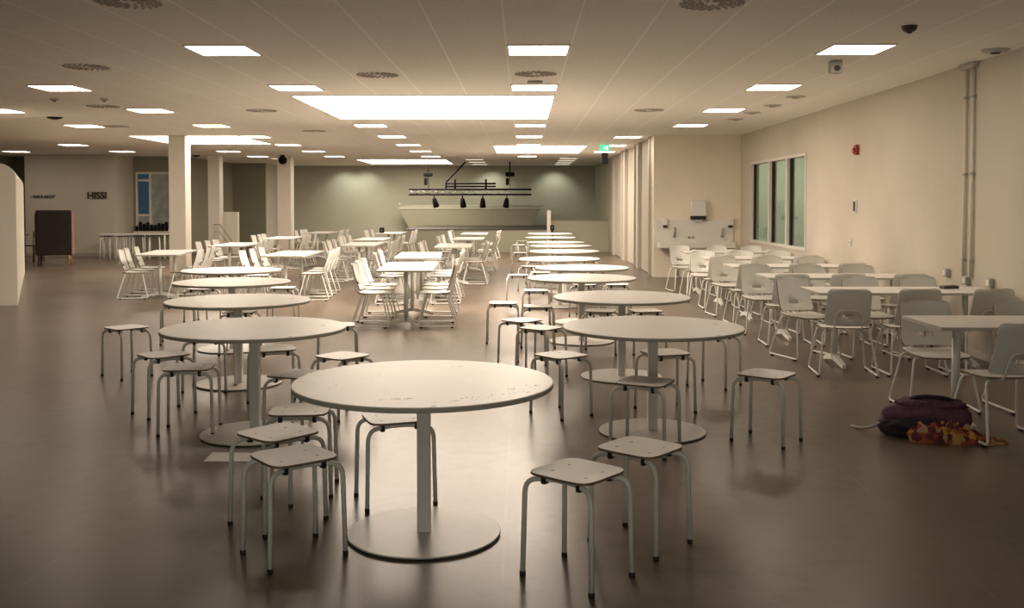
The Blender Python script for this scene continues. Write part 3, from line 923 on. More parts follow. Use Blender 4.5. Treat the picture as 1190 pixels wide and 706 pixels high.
def chair_proto():
    t = thing('chair', 'x', 'chair')
    # seat shell; sitter faces +Y
    us = [-1, -0.94, -0.8, -0.5, 0, 0.5, 0.8, 0.94, 1]
    vs = [0, 0.03, 0.1, 0.25, 0.5, 0.75, 0.9, 0.97, 1]

    def seatfn(u, v):
        hw = 0.205
        if v < 0.1: hw -= 0.035 * (1 - v / 0.1) ** 2
        if v > 0.9: hw -= 0.045 * ((v - 0.9) / 0.1) ** 2
        y = -0.195 + 0.40 * v
        z = 0.442 - 0.012 * math.sin(PI * v) - 0.02 * max(0, (v - 0.8) / 0.2) ** 2 + 0.006 * u * u
        return Vector((u * hw, y, z)), Vector((0, 0, 1))
    obj('seat', plate_grid(us, vs, lambda i, j: False, seatfn, 0.011), [M['shell'], M['ply']], t)
    # backrest with a hand slot low in the middle
    us = [-1, -0.95, -0.85, -0.6, -0.27, 0, 0.27, 0.6, 0.85, 0.95, 1]
    vs = [0, 0.03, 0.09, 0.20, 0.30, 0.5, 0.72, 0.87, 0.92, 0.96, 0.985, 1]

    def backfn(u, v):
        hw = 0.205 - 0.012 * v
        if v > 0.87: hw -= 0.046 * (1 - math.sqrt(max(0.0, 1 - ((v - 0.87) / 0.13) ** 2)))
        if v < 0.09: hw -= 0.03 * (1 - v / 0.09) ** 2
        z = 0.468 + 0.345 * v
        y = -0.205 - 0.105 * v + 0.045 * (u * u) - 0.03 * math.sin(PI * v) * 0.4
        nrm = Vector((-0.35 * u, 0.94, 0.28)).normalized()
        return Vector((u * hw, y, z)), nrm
    obj('backrest', plate_grid(us, vs, lambda i, j: i in (4, 5) and j == 3, backfn, 0.011), [M['shell'], M['ply']], t)
    # hoop that carries the back
    bm = bmesh.new()
    add_tube(bm, fillet([(-0.155, -0.10, 0.421), (-0.125, -0.215, 0.425), (-0.105, -0.275, 0.615), (0.105, -0.275, 0.615), (0.125, -0.215, 0.425), (0.155, -0.10, 0.421)], [0.05, 0.05, 0.05, 0.05], 4), 0.008, 8)
    obj('back_hoop', bm, M['tube'], t)
    bm = bmesh.new(); add_tube(bm, [(-0.16, 0.08, 0.418), (0.16, 0.08, 0.418)], 0.008, 8); obj('crossbar', bm, M['tube'], t)
    for s in (-1, 1):
        bm = bmesh.new()
        add_tube(bm, fillet([(s * 0.13, 0.09, 0.418), (s * 0.205, 0.12, 0.416), (s * 0.262, 0.215, 0.022), (s * 0.262, -0.275, 0.022), (s * 0.205, -0.155, 0.416), (s * 0.13, -0.12, 0.418)], [0.045, 0.035, 0.035, 0.045], 4), 0.0095, 8)
        lg = obj('sled_leg', bm, M['tube'], t)
        for y in (0.165, -0.225):
            bm = bmesh.new(); add_box(bm, s * 0.262 - 0.012, s * 0.262 + 0.012, y - 0.018, y + 0.018, 0.0, 0.018, bev=0.003)
            obj('glide', bm, M['black'], lg)
    return t


def rect_table_proto():
    """long axis along Y"""
    t = thing('rectangular_table', 'x', 'table')
    bm = bmesh.new()
    add_prism(bm, rounded_rect(0.36, 0.90, 0.03, 4), 0.716, 0.74, 0, 1, 1)
    obj('tabletop', bm, [M['white'], M['edge']], t)
    for s in (-1, 1):
        y = s * 0.64
        bm = bmesh.new(); add_tube(bm, [(0, y, 0.07), (0, y, 0.707)], 0.030, 16)
        p = obj('leg', bm, M['tube'], t)
        for sx in (-1, 1):
            bm = bmesh.new()
            w0, w1 = 0.026, 0.018
            lo = [(0.0, w0, 0.055), (0.0, w0, 0.112), (0.30, w1, 0.040), (0.30, w1, 0.006)]
            a = [bm.verts.new((sx * x, y - w, z)) for x, w, z in lo]
            b_ = [bm.verts.new((sx * x, y + w, z)) for x, w, z in lo]
            bm.faces.new(a); bm.faces.new(list(reversed(b_)))
            for i in range(4):
                j = (i + 1) % 4
                bm.faces.new((a[j], a[i], b_[i], b_[j]))
            bmesh.ops.recalc_face_normals(bm, faces=bm.faces)
            ft = obj('foot', bm, M['tube'], p)
            bm = bmesh.new()
        bm.free()
        bm = bmesh.new(); add_box(bm, -0.25, 0.25, y - 0.03, y + 0.03, 0.706, 0.7158, bev=0.002)
        obj('top_bracket', bm, M['tube'], t)
    return t


# ------------------------------------------------------------------ round tables
nearmat = scuffed_top('scuffed_table_laminate', [
    (-0.125, -0.43, 0.085, 0.018, 0.15, 0.50, 55), (0.26, -0.42, 0.26, 0.035, 0.45, 0.60, 42), (0.45, -0.22, 0.12, 0.04, 0.8, 0.60, 40),
    (0.18, 0.42, 0.06, 0.05, 0.3, 0.62, 40), (0.03, -0.595, 0.014, 0.012, 0, 0.2, 60), (-0.35, 0.05, 0.3, 0.3, 0, 0.72, 30)])
plainmat = scuffed_top('table_laminate', [(0.36, -0.47, 0.013, 0.013, 0, 0.1, 50), (0.45, 0.1, 0.02, 0.012, 0, 0.45, 60)])
RT1 = Kind(round_table_proto(nearmat))
RT = Kind(round_table_proto(plainmat))


def dep(w):
    return math.sqrt((F * 0.625 / (w / 2)) ** 2 + 0.39)


def xat(px, y):
    return (px - VPX) * y / F


rt = []
z = dep(306.5)
rt.append((xat(491.6, z), z)); RT1.put(xat(491.6, z), z, 0.12, 'large white round pedestal table nearest the camera, with scuff marks on its top', 'round pedestal tables')
for k, (cx, w) in enumerate(((293.8, 213), (275, 166), (268, 134), (267, 114))):
    z = dep(w); x = xat(cx, z); rt.append((x, z))
    RT.put(x, z, 0.1 * k, 'white round pedestal table, %s from the front in the left row' % ORDN[k], 'round pedestal tables')
right_rt = ((759, 210), (722.5, 159), (676, 126.5), (676.5, 109), (650.4, 94), (656, 81), (651.4, 72), (646, 66), (639.6, 58), (639, 51.4))
for k, (cx, w) in enumerate(right_rt):
    z = dep(w); x = xat(cx, z); rt.append((x, z))
    RT.put(x, z, 0.07 * k, 'white round pedestal table, %s from the front in the right row' % ORDN[k], 'round pedestal tables')

# ------------------------------------------------------------------ stools
ST = Kind(stool_proto())
stools = [  # seat centre in the photo, direction of one edge in the photo, what tells it apart
    (341, 529, 69, -12, 'white stool left of the nearest round table, in front of two other stools'),
    (323, 502, 56, -12, 'white stool directly behind the frontmost left stool, by the fallen paper'),
    (349, 475.5, 66, -1, 'third white stool back from the camera on the left of the nearest table'),
    (345, 434, 25, -8, 'shaded stool left of the nearest tabletop, half hidden by it'),
    (398, 413, 35, -6, 'stool standing just beyond the nearest round tabletop, left of its middle'),
    (392, 377, 40, -1, 'stool half behind the right rim of the first left-row round table'),
    (459, 484, 52, -4, 'white stool pushed far under the nearest round table'),
    (652, 412, 32, 6, 'stool right of the nearest tabletop with its corner facing the camera'),
    (629, 380.5, 40, 4, 'stool left of the first right-row table, second nearest of the cluster'),
    (606.5, 371.7, 28, 3, 'stool at the left of the right-row cluster, seat corner forward'),
    (584.5, 351.5, 32, 0, 'stool standing out alone in the aisle left of the right-row cluster'),
    (625, 355.3, 38, 0, 'stool in the cluster behind the two near ones, beside the second right-row table'),
    (623, 337, 34, 0, 'furthest stool of the cluster beside the second right-row table'),
    (891, 434, 52, 6, 'stool standing alone on open floor right of the first right-row table'),
    (750, 443, 54, 5, 'stool in front of the column of the first right-row table'),
    (744, 519, 62, 12, 'near right stool tucked behind the frontmost stool, corner forward'),
    (671, 547, 67, 15, 'frontmost white stool right of the nearest table base, corner forward'),
    (773, 409, 58, -3, 'stool beneath the far side of the first right-row table'),
    (830, 388, 44, 4, 'stool hidden beneath the right rim of the first right-row table'),
    (698, 360.5, 38, 1, 'left stool of the two under the second right-row table'),
    (750, 360.5, 38, -1, 'right stool of the two under the second right-row table'),
    (680, 330, 28, 1, 'left stool of the two under the third right-row table'),
    (717, 330, 28, 0, 'right stool of the two under the third right-row table'),
    (694, 315.7, 24, 0, 'stool between the third and fourth right-row tables'),
    (602, 319.3, 24, 0, 'stool left of the third right-row table, in the aisle'),
    (617, 309, 22, 1, 'stool left of the fourth right-row table, touching its rim'),
    (628, 316, 24, 0, 'stool between the third and fourth right-row tables, on the left'),
    (622, 302.5, 20, 0, 'stool left of the fifth right-row table'),
    (684, 302.5, 20, 0, 'stool right of the fifth right-row table'),
    (604, 293.5, 17, 0, 'stool left of the sixth right-row table'),
    (603, 284.5, 15, 1, 'stool left of the seventh right-row table'),
    (607, 280, 13, 0, 'stool left of the eighth right-row table'),
    (147, 380, 30, 5, 'stool furthest left, standing alone on the dark floor'),
    (190, 411.3, 54, -6, 'left stool of the close pair in front of the first left-row table'),
    (220, 426, 57, -1, 'shaded right stool of the close pair in front of the first left-row table'),
    (207, 352.5, 38, -1, 'stool left of the second left-row round table'),
    (318, 404.5, 36, -2, 'stool beneath the first left-row table, right of its column'),
    (243, 391.5, 46, 0, 'stool hidden beneath the rim of the first left-row table, left of its column'),
    (279, 361.5, 40, 0, 'stool under the second left-row round table'),
    (329, 334, 30, 0, 'stool right of the second left-row table, seen past its rim'),
    (235, 335, 28, 1, 'stool left of the third left-row round table'),
    (300, 319.5, 26, 0, 'stool behind the third left-row table, on the right'),
    (250, 318.5, 26, 0, 'stool behind the third left-row table, on the left'),
]
for (cx, cy, dx, dy, lab) in stools:
    p = fl(cx, cy, 0.452)
    q = fl(cx + dx, cy + dy, 0.452)
    rz = math.atan2(q.y - p.y, q.x - p.x)
    ST.put(p.x, p.y, rz, lab, 'white stools')

# ------------------------------------------------------------------ rectangular tables and their chairs
TB = Kind(rect_table_proto())
CH = Kind(chair_proto())


def chairs_along(tx, ty, rot, offs, side, dist, place, word, jit, group):
    """chairs on one long side of a table; side -1 / +1 in the table's own x"""
    for k, o in enumerate(offs):
        lx = side * (dist + random.uniform(-0.03, 0.05)); ly = o
        x = tx + lx * math.cos(rot) - ly * math.sin(rot)
        y = ty + lx * math.sin(rot) + ly * math.cos(rot)
        rz = rot + (PI / 2 if side > 0 else -PI / 2) + random.uniform(-jit, jit)
        nth = ['first', 'middle', 'last'][k] if len(offs) == 3 else ORDN[k]
        CH.put(x, y, rz, word % nth, group)


mid = [(-1.54, 13.2, 0.05, 'first'), (-1.70, 16.05, 0.06, 'second'), (-1.38, 19.8, 0.02, 'third'), (-1.30, 23.6, 0.0, 'fourth'), (-1.35, 27.6, 0.0, 'fifth')]
sec = [(-3.92, 16.6, 0.02, 'first'), (-3.35, 20.4, 0.04, 'second'), (-3.6, 23.3, 0.0, 'third'), (-3.8, 28.2, 0.0, 'fourth')]
out = [(-6.2, 16.9, 0.16, 'first'), (-5.95, 20.2, 0.05, 'second'), (-5.95, 24.2, 0.03, 'third'), (-5.9, 28.6, 0.0, 'fourth')]
for row, nm in ((mid, 'middle row'), (sec, 'second row from the aisle'), (out, 'outer left row')):
    for (x, y, r, nth) in row:
        TB.put(x, y, r, 'white rectangular table, %s from the front in the %s' % (nth, nm), 'rectangular tables')
        for s, sn in ((-1, 'left'), (1, 'right')):
            chairs_along(x, y, r, (-0.60, 0.0, 0.58), s, 0.40 if nm == 'middle row' else 0.37 if row is out else 0.42,
                         nm, 'white chair, %%s from the front, %s side of %s table, %s' % (sn, nth, nm), 0.10, 'white sled chairs')

rows = [(7.05, 'nearest'), (9.62, 'second'), (11.5, 'third'), (13.4, 'fourth'), (15.3, 'fifth'), (17.2, 'sixth')]
LX = 2.83
for k, (y, nth) in enumerate(rows):
    TB.put(LX + 0.90 + (0.055 if k == 0 else 0), y, PI / 2, 'white rectangular table along the right wall, %s from the camera' % nth, 'rectangular tables')
    y0 = y - 0.60
    if k == 0:
        spots_n = [(3.25, -0.45, 0.12)]
        spots_f = [(3.20, 0.47, PI - 0.06), (3.95, 0.45, PI + 0.05)]
    else:
        spots_n = [(3.00 + random.uniform(-0.03, 0.03), -0.50, random.uniform(-0.10, 0.10)), (3.63, -0.47, random.uniform(-0.1, 0.1)), (4.28, -0.47, random.uniform(-0.1, 0.1))]
        spots_f = [(2.94, 0.42, PI + (0.35 if k == 1 else random.uniform(-0.1, 0.2))), (3.60, 0.46, PI + random.uniform(-0.1, 0.1)), (4.20, 0.46, PI + random.uniform(-0.1, 0.1))]
    for sp_, sd in ((spots_n, 'near'), (spots_f, 'far')):
        for j, (x, dy, rz) in enumerate(sp_):
            w_ = 'lone' if len(sp_) == 1 else ['aisle-end', 'middle' if len(sp_) == 3 else 'wall-end', 'wall-end'][j]
            CH.put(x, y + dy, rz, 'white chair, %s one on the %s side of the %s right-wall table' % (w_, sd, nth), 'white sled chairs')

# small things on the second right table
o = obj('pouch', bx(-0.09, 0.09, -0.04, 0.04, 0, 0.03, bev=0.01), M['dark']); o.location = (4.27, 9.75, 0.741); o.rotation_euler = (0, 0, 0.3)
tag(o, 'small dark pouch lying on the second right-wall table by the wall', 'pouch')

# ------------------------------------------------------------------ paper, bag, scarf
bm = bmesh.new()
P4 = [fl(237, 536), fl(247, 525.3), fl(295, 526.5), fl(291, 536.5)]
lo = [bm.verts.new((p.x, p.y, 0.001)) for p in P4]; hi = [bm.verts.new((p.x, p.y, 0.003)) for p in P4]
bm.faces.new(hi); bm.faces.new(list(reversed(lo)))
for i in range(4):
    bm.faces.new((lo[i], lo[(i + 1) % 4], hi[(i + 1) % 4], hi[i]))
bmesh.ops.recalc_face_normals(bm, faces=bm.faces)
tag(obj('paper_sheet', bm, M['paper']), 'white sheet of paper lying on the floor behind the left stools', 'paper')


def lumpy(sx, sy, sz, seed, amp=0.12, seg=40, flat=0.0):
    bm = bmesh.new()
    bmesh.ops.create_uvsphere(bm, u_segments=seg, v_segments=seg // 2, radius=1.0)
    from mathutils import noise
    for v in bm.verts:
        n = noise.noise(v.co * 1.8 + Vector((seed, seed * 2, 0))) * amp * 2 + noise.noise(v.co * 5 + Vector((seed, 0, seed))) * amp * 0.8
        e = 2.8
        c = v.co.normalized()
        r = (abs(c.x) ** e + abs(c.y) ** e + abs(c.z) ** e) ** (-1 / e)
        p = c * r * (1 + n)
        v.co = Vector((p.x * sx, p.y * sy, max(-0.97, p.z) * sz))
    for f in bm.faces: f.smooth = True
    return bm


pb = fl(1078, 503, 0)
t = thing('backpack', 'purple backpack lying on its side on the floor by the right tables', 'backpack', (pb.x - 0.02, pb.y - 0.0, 0), -0.15)
bm = lumpy(0.29, 0.17, 0.11, 3.1, 0.10)
bmesh.ops.translate(bm, vec=(0, 0, 0.108), verts=bm.verts); obj('body', bm, M['purple'], t)
bm = lumpy(0.22, 0.10, 0.045, 8.2, 0.12); bmesh.ops.translate(bm, vec=(0.03, -0.02, 0.205), verts=bm.verts)
obj('top_flap', bm, M['purple'], t)
bm = lumpy(0.20, 0.06, 0.055, 5.5, 0.15); bmesh.ops.translate(bm, vec=(-0.12, -0.15, 0.07), verts=bm.verts)
obj('front_pocket', bm, M['purple_dark'], t)
bm = bmesh.new(); add_tube(bm, fillet([(-0.10, -0.03, 0.245), (-0.04, -0.08, 0.27), (0.10, -0.08, 0.265), (0.17, -0.03, 0.235)], 0.05), 0.016, 8); obj('strap', bm, M['purple_dark'], t)
bm = bmesh.new(); add_tube(bm, fillet([(-0.24, -0.02, 0.12), (-0.33, -0.05, 0.05), (-0.42, 0.02, 0.012), (-0.47, 0.10, 0.012)], 0.08), 0.010, 8); obj('strap', bm, M['greyplastic'], t)
bm = bmesh.new(); add_box(bm, -0.06, -0.02, -0.11, -0.10, 0.225, 0.24, bev=0.003); obj('buckle', bm, M['steel'], t)
ps = fl(1100, 508, 0)


def scarf():
    from mathutils import noise
    bm = bmesh.new()
    nx, ny = 70, 34
    g = []
    for i in range(nx):
        row = []
        u = i / (nx - 1) * 2 - 1
        for j in range(ny):
            v = j / (ny - 1) * 2 - 1
            e = max(0.0, 1 - (u * u) ** 2) ** 0.5
            x = u * 0.32
            y = v * 0.115 * (0.35 + 0.65 * e) + 0.03 * noise.noise(Vector((u * 3, 7, 1)))
            edge = max(0.0, 1 - v * v) ** 0.5
            fold = abs(noise.noise(Vector((u * 7.0 + v * 2, v * 3.5 + u, 2.3)))) * 1.1 + 0.5 * abs(math.sin(u * 17 + v * 4 + 2 * noise.noise(Vector((u * 4, v * 2, 5)))))
            zz = 0.006 + edge * (0.03 + 0.085 * (1 - max(0, u) ** 1.2)) * (0.45 + 0.65 * fold) * (1 - 0.75 * max(0, u)) * (0.4 + 0.6 * e)
            row.append((x, y, zz))
        g.append(row)
    top = [[bm.verts.new(p) for p in r] for r in g]
    bot = [[bm.verts.new((p[0], p[1], max(0.001, p[2] - 0.006))) for p in r] for r in g]
    for i in range(nx - 1):
        for j in range(ny - 1):
            f = bm.faces.new((top[i][j], top[i + 1][j], top[i + 1][j + 1], top[i][j + 1])); f.smooth = True
            f = bm.faces.new((bot[i][j + 1], bot[i + 1][j + 1], bot[i + 1][j], bot[i][j])); f.smooth = True
    for i in range(nx - 1):
        bm.faces.new((top[i + 1][0], top[i][0], bot[i][0], bot[i + 1][0])); bm.faces.new((top[i][-1], top[i + 1][-1], bot[i + 1][-1], bot[i][-1]))
    for j in range(ny - 1):
        bm.faces.new((top[0][j], top[0][j + 1], bot[0][j + 1], bot[0][j])); bm.faces.new((top[-1][j + 1], top[-1][j], bot[-1][j], bot[-1][j + 1]))
    bmesh.ops.recalc_face_normals(bm, faces=bm.faces)
    return bm


o = obj('scarf', scarf(), M['scarf']); o.location = (ps.x + 0.02, ps.y - 0.10, 0); o.rotation_euler = (0, 0, -0.06)
tag(o, 'crumpled orange and dark patterned scarf spilling from the purple backpack', 'scarf')

# ------------------------------------------------------------------ lounge chair at left
t = thing('high_back_armchair', 'dark brown high-backed upholstered chair seen from behind at far left', 'armchair', (-11.8, 24.35, 0), 0.37)
obj('back_panel', bx(-0.41, 0.41, 0.0, 0.09, 0.28, 1.42, bev=0.03), M['fabric_dark'], t)
for s in (-1, 1):
    bm = bx(s * 0.40 - 0.045, s * 0.40 + 0.045, 0.09, 0.75, 0.28, 1.36, bev=0.03)
    obj('side_wing', bm, M['fabric_pink'], t)
obj('seat', bx(-0.35, 0.35, 0.10, 0.72, 0.30, 0.47, bev=0.04), M['fabric_pink'], t)
for sx in (-1, 1):
    for yy in (0.05, 0.68):
        bm = bmesh.new(); add_tube(bm, [(sx * 0.36, yy, 0.0), (sx * 0.34, yy, 0.30)], [0.018, 0.028], 10); obj('leg', bm, M['oak'] if sx > 0 else M['fabric_dark'], t)
# little cafe set beyond it
t = thing('cafe_table', 'dark small cafe table half hidden by the left partition', 'table', (-13.9, 26.6, 0))
bm = bmesh.new(); add_lathe(bm, [(0, 0.71), (0.30, 0.71), (0.30, 0.735), (0, 0.735)], 28); obj('tabletop', bm, M['dark'], t)
bm = bmesh.new(); add_tube(bm, [(0, 0, 0.03), (0, 0, 0.71)], 0.03, 12); obj('column', bm, M['dark'], t)
bm = bmesh.new(); add_lathe(bm, [(0, 0.0), (0.22, 0.0), (0.22, 0.015), (0.03, 0.04), (0, 0.04)], 24); obj('base', bm, M['dark'], t)
for x, y, rz, lab in ((-13.25, 26.2, 1.2, 'dark wooden chair beside the small cafe table, next to the brown armchair'), (-14.3, 26.9, -1.3, 'dark wooden chair on the partition side of the small cafe table')):
    t = thing('wooden_chair', lab, 'chair', (x, y, 0), rz, 'cafe chairs')
    obj('seat', bx(-0.19, 0.19, -0.19, 0.19, 0.43, 0.46, bev=0.01), M['dark'], t)
    obj('backrest', bx(-0.19, 0.19, -0.215, -0.19, 0.68, 0.84, bev=0.008), M['dark'], t)
    for sx in (-1, 1):
        for sy in (-1, 1):
            bm = bmesh.new(); add_tube(bm, [(sx * 0.18, sy * 0.18, 0), (sx * 0.165, sy * 0.165, 0.44)], 0.014, 8)
            if sy < 0:
                add_tube(bm, [(sx * 0.165, -0.175, 0.44), (sx * 0.17, -0.20, 0.84)], 0.012, 8)
            obj('leg', bm, M['dark'], t)

# long side table with stools against the lift wall and window
t = thing('counter_table', 'long narrow white table on thin legs below the tall dusk window', 'table', (-11.15, 28.0, 0))
obj('tabletop', bx(-0.98, 0.95, -0.24, 0.24, 0.69, 0.715, bev=0.004), M['white'], t)
for x in (-0.9, -0.3, 0.3, 0.88):
    for y in (-0.2, 0.2):
        bm = bmesh.new(); add_tube(bm, [(x, y, 0), (x, y, 0.69)], 0.025, 8); obj('leg', bm, M['tube'], t)
WS = None
t = thing('stool', 'x', 'stool')
obj('seat', bx(-0.16, 0.16, -0.16, 0.16, 0.64, 0.665, bev=0.01), M['dark'], t)
for sx in (-1, 1):
    for sy in (-1, 1):
        bm = bmesh.new(); add_tube(bm, [(sx * 0.15, sy * 0.15, 0), (sx * 0.13, sy * 0.13, 0.64)], 0.012, 8); obj('leg', bm, M['tube'], t)
WS = Kind(t)
for k, x in enumerate((-11.8, -11.35, -10.9, -10.45)):
    WS.put(x, 27.5, 0.1 * k, 'dark-topped high stool, %s from the left before the long narrow table' % ORDN[k], 'stools by the narrow table')

# stair rail and low white wall
struct('wall_stair', bx(-9.33, -8.87, 30.2, 30.38, 0, 1.32), M['wall_panel'])
t = thing('stair_handrail', 'sloping dark stair handrail by the rear left pillar', 'handrail', (-9.22, 29.4, 0))
bm = bmesh.new(); add_tube(bm, fillet([(-0.13, 0, 0.95), (0.06, 0, 0.95), (0.42, 0, 0.42)], 0.05), 0.02, 8); obj('rail', bm, M['greyplastic'], t)
bm = bmesh.new(); add_tube(bm, fillet([(-0.13, 0, 0.74), (0.03, 0, 0.74), (0.34, 0, 0.30)], 0.05), 0.016, 8); obj('lower_rail', bm, M['greyplastic'], t)
for x, z in ((-0.13, 0.95), (0.40, 0.45)):
    bm = bmesh.new(); add_tube(bm, [(x, 0, 0), (x, 0, z)], 0.02, 8); obj('post', bm, M['greyplastic'], t)


# wall lettering
def text(s, x, y, z, size, label, name='wall_lettering'):
    cu = D.curves.new(name, 'FONT'); cu.body = s; cu.size = size; cu.extrude = 0.006; cu.align_x = 'LEFT'
    cu.offset = 0.006 * size / 0.2
    cu.materials.append(M['letter'])
    o = D.objects.new(name, cu); C.objects.link(o)
    o.location = (x, y, z); o.rotation_euler = (PI / 2, 0, 0)
    dg = bpy.context.evaluated_depsgraph_get()
    me = D.meshes.new_from_object(o.evaluated_get(dg))
    m_ = D.objects.new(name, me); m_.matrix_world = o.matrix_world.copy()
    m_.location = o.location; m_.rotation_euler = o.rotation_euler
    D.objects.remove(o); C.objects.link(m_); m_.name = name
    tag(m_, label, 'lettering')


text('HISSI', xat(99, 28.98), 28.985, 1.73, 0.28, 'dark HISSI lettering on the grey lift wall')
text('- NAULAKOT', xat(32.5, 28.98), 28.985, 1.745, 0.125, 'small dark direction lettering on the grey wall above the brown armchair')

# ------------------------------------------------------------------ stage rig
RY = 34.2
def xr(px): return (px - VPX) * RY / F
def zr(py): return CAMZ - (py - HY) * RY / F


t = thing('lighting_truss', 'black lighting truss hanging across the stage', 'truss', (0, RY, 0))
x0, x1, z0, z1 = xr(475.5), xr(617.5), zr(226), zr(220)
for z in (z0, z1):
    for y in (-0.09, 0.09):
        bm = bmesh.new(); add_tube(bm, [(x0, y, z), (x1, y, z)], 0.03, 8); obj('chord', bm, M['blackmetal'], t)
bm = bmesh.new()
n = 20
for k in range(n):
    a, b_ = x0 + (x1 - x0) * k / n, x0 + (x1 - x0) * (k + 1) / n
    for y in (-0.09, 0.09):
        add_tube(bm, [(a, y, z0 if k % 2 else z1), (b_, y, z1 if k % 2 else z0)], 0.012, 6)
o = obj('lattice', bm, M['steel'], t)
for px, nm in ((497.5, 'left'), (592.5, 'right')):
    th = thing('chain_hoist', 'black chain hoist above the %s end of the stage truss' % nm, 'hoist', (xr(px), RY, 0), 0, 'chain hoists')
    bm = bmesh.new(); add_box(bm, -0.16, 0.16, -0.1, 0.1, zr(205), zr(200), bev=0.04); obj('motor', bm, M['blackmetal'], th)
    bm = bmesh.new(); add_tube(bm, [(0, 0, zr(200) - 0.01), (0, 0, HC - 0.001)], 0.022, 8); obj('hanger', bm, M['blackmetal'], th)
    bm = bmesh.new(); add_box(bm, -0.14, -0.03, -0.06, 0.06, zr(215), zr(207), bev=0.02); add_tube(bm, [(-0.085, 0, zr(208)), (-0.085, 0, zr(204))], 0.012, 6); obj('chain_bag', bm, M['blackmetal'], th)
    bm = bmesh.new(); add_tube(bm, [(0.0, 0, zr(205)), (0.02, 0, z1 + 0.025)], 0.014, 6); obj('chain', bm, M['blackmetal'], th)
t = thing('pipe_rack', 'black raised pipe frame with a slanted arm above the truss', 'pipe frame', (0, RY + 0.02, 0))
for py in (213.2, 216.5):
    bm = bmesh.new(); add_tube(bm, [(xr(517.5), 0.12, zr(py)), (xr(576), 0.12, zr(py))], 0.028, 8); obj('pipe', bm, M['blackmetal'], t)
bm = bmesh.new(); add_tube(bm, fillet([(xr(518), 0.12, zr(219)), (xr(518), 0.12, zr(211.5)), (xr(541), 0.12, HC - 0.001)], 0.06), 0.028, 8); obj('slanted_arm', bm, M['blackmetal'], t)
for px in (528.5, 564.5):
    bm = bmesh.new(); add_tube(bm, [(xr(px), 0.12, zr(208)), (xr(px), 0.12, zr(219))], 0.035, 8); obj('upright', bm, M['blackmetal'], t)
for k, (px, lean) in enumerate(((504.5, 0.25), (537.5, 0.10), (561, 0.0), (589, -0.12))):
    tl = thing('stage_spotlight', 'black stage spotlight under the truss, %s from the left' % ORDN[k], 'stage light', (xr(px), RY - 0.02, z0 - 0.035), 0, 'stage spotlights')
    bm = bmesh.new()
    add_lathe(bm, [(0, -0.42), (0.10, -0.42), (0.11, -0.40), (0.085, -0.2), (0.06, -0.1), (0.0, -0.1)], 14)
    bmesh.ops.recalc_face_normals(bm, faces=bm.faces)
    bmesh.ops.rotate(bm, cent=(0, 0, -0.1), matrix=Matrix.Rotation(-lean, 3, 'Y') @ Matrix.Rotation(0.25, 3, 'X'), verts=bm.verts)
    obj('housing', bm, M['blackmetal'], tl)
    bm = bmesh.new(); add_tube(bm, [(0, 0, -0.16), (0, 0, 0.0)], 0.02, 8); obj('yoke', bm, M['blackmetal'], tl)
# hung backdrop panel with sloping ends above the stage
t = thing('stage_backdrop', 'wide grey-green backdrop panel with sloping ends behind the truss', 'backdrop', (0, 37.3, 0))
BYd = 37.3
def xb(px): return (px - VPX) * BYd / F
def zb(py): return CAMZ - (py - HY) * BYd / F
bm = bmesh.new()
ol = [(xb(464), zb(243)), (xb(628), zb(243)), (xb(616), zb(266.5)), (xb(476), zb(266.5))]
fr = [bm.verts.new((x, -0.06, z)) for x, z in ol]; bk = [bm.verts.new((x, 0.06, z)) for x, z in ol]
bm.faces.new(fr); bm.faces.new(list(reversed(bk)))
for i in range(4):
    bm.faces.new((fr[(i + 1) % 4], fr[i], bk[i], bk[(i + 1) % 4]))
bmesh.ops.recalc_face_normals(bm, faces=bm.faces)
obj('panel', bm, M['green_dark'], t)
bm = bmesh.new(); add_tube(bm, [(xb(463), 0, zb(239)), (xb(630), 0, zb(239))], 0.03, 8)
obj('top_rail', bm, M['green'], t)
obj('header', bx(xb(464), xb(628), -0.08, 0.08, zb(243), zb(239.5)), M['green'], t)
for px in (463, 630):
    bm = bmesh.new(); add_tube(bm, [(xb(px), 0, zb(240)), (xb(px) + 0.05, 0, zb(235.5))], 0.025, 8); obj('end_post', bm, M['greyplastic'], t)
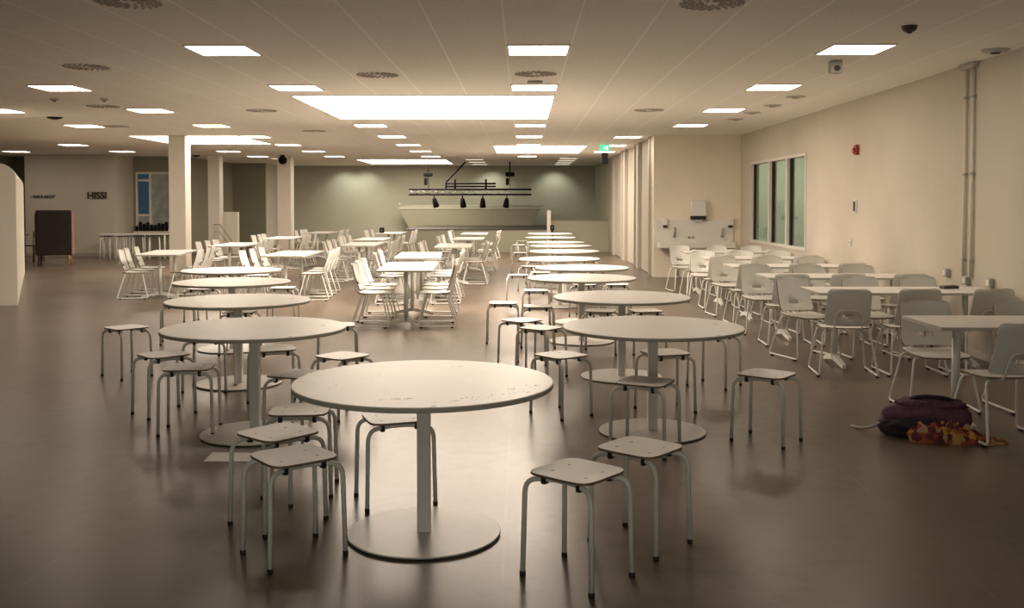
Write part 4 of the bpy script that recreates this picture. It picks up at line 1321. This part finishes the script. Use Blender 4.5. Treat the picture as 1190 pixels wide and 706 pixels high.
# wall washers
for k, (x, y) in enumerate(((-6.9, 37.2), (-6.1, 37.2), (-1.2, 37.2), (1.25, 37.2))):
    t = thing('downlight', 'recessed wall washer, %s from the left along the stage wall' % ORDN[k], 'downlight', (x, y, HC), 0, 'stage wall washers')
    bm = bmesh.new(); add_lathe(bm, [(0.05, -0.012), (0.075, -0.012), (0.08, -0.001), (0.05, -0.001)], 20); bmesh.ops.recalc_face_normals(bm, faces=bm.faces); obj('ring', bm, M['plastic'], t)
    ld = D.lights.new('downlight_lamp', 'SPOT'); ld.energy = 26; ld.color = (0.95, 0.95, 0.82); ld.spot_size = 1.9; ld.spot_blend = 0.8; ld.shadow_soft_size = 0.04
    lo_ = D.objects.new('downlight_lamp', ld); C.objects.link(lo_); lo_.parent = t; lo_.location = (0, 0, -0.03); lo_.rotation_euler = (-0.45 * -1, 0, 0)
# two black floor monitors / lamps standing on far tables
for (x, y, lab) in ((-4.05, 28.0, 'small black loudspeaker standing on the far table left of the stage'), (0.95, 31.0, 'small black loudspeaker on a stand beside the stage post')):
    t = thing('monitor_speaker', lab, 'loudspeaker', (x, y, 0.741))
    bm = bmesh.new(); add_box(bm, -0.065, 0.065, -0.06, 0.06, 0.0, 0.15, bev=0.012); obj('cabinet', bm, M['blackmetal'], t)
    bm = bmesh.new(); add_tube(bm, [(0, -0.06, 0.075), (0, -0.066, 0.075)], 0.045, 14); obj('cone', bm, M['dark'], t)
    if y > 30:
        bm = bmesh.new(); add_tube(bm, [(0, 0, -0.70), (0, 0, 0.005)], 0.025, 8); obj('stand', bm, M['blackmetal'], t)
        bm = bmesh.new(); add_lathe(bm, [(0, -0.74), (0.18, -0.74), (0.18, -0.72), (0.02, -0.70), (0, -0.70)], 20); bmesh.ops.recalc_face_normals(bm, faces=bm.faces); obj('stand_base', bm, M['blackmetal'], t)

# unseen lamps added to brighten the side room behind the window panes
for k, (x, y) in enumerate(((5.2, 22.6), (6.2, 22.6), (7.4, 22.6), (5.2, 20.8), (6.2, 20.8), (7.4, 20.8))):
    PL.put(x, y, 0, 'added fill light in the side room behind the right wall window, %s one' % ORDN[k], 'square ceiling panels', z=HC)

# ------------------------------------------------------------------ world and view
w = D.worlds.new('World'); sc.world = w; w.use_nodes = True
bg = w.node_tree.nodes['Background']
bg.inputs[0].default_value = (0.011, 0.021, 0.036, 1)
bg.inputs[1].default_value = 1.0
sc.view_settings.view_transform = 'Standard'
sc.view_settings.look = 'None'
sc.view_settings.exposure = 1.06
sc.view_settings.gamma = 1.0
sc.view_settings.use_curve_mapping = False
sc.cycles.use_denoising = True
sc.cycles.max_bounces = 9
sc.cycles.diffuse_bounces = 7
sc.cycles.sample_clamp_indirect = 6
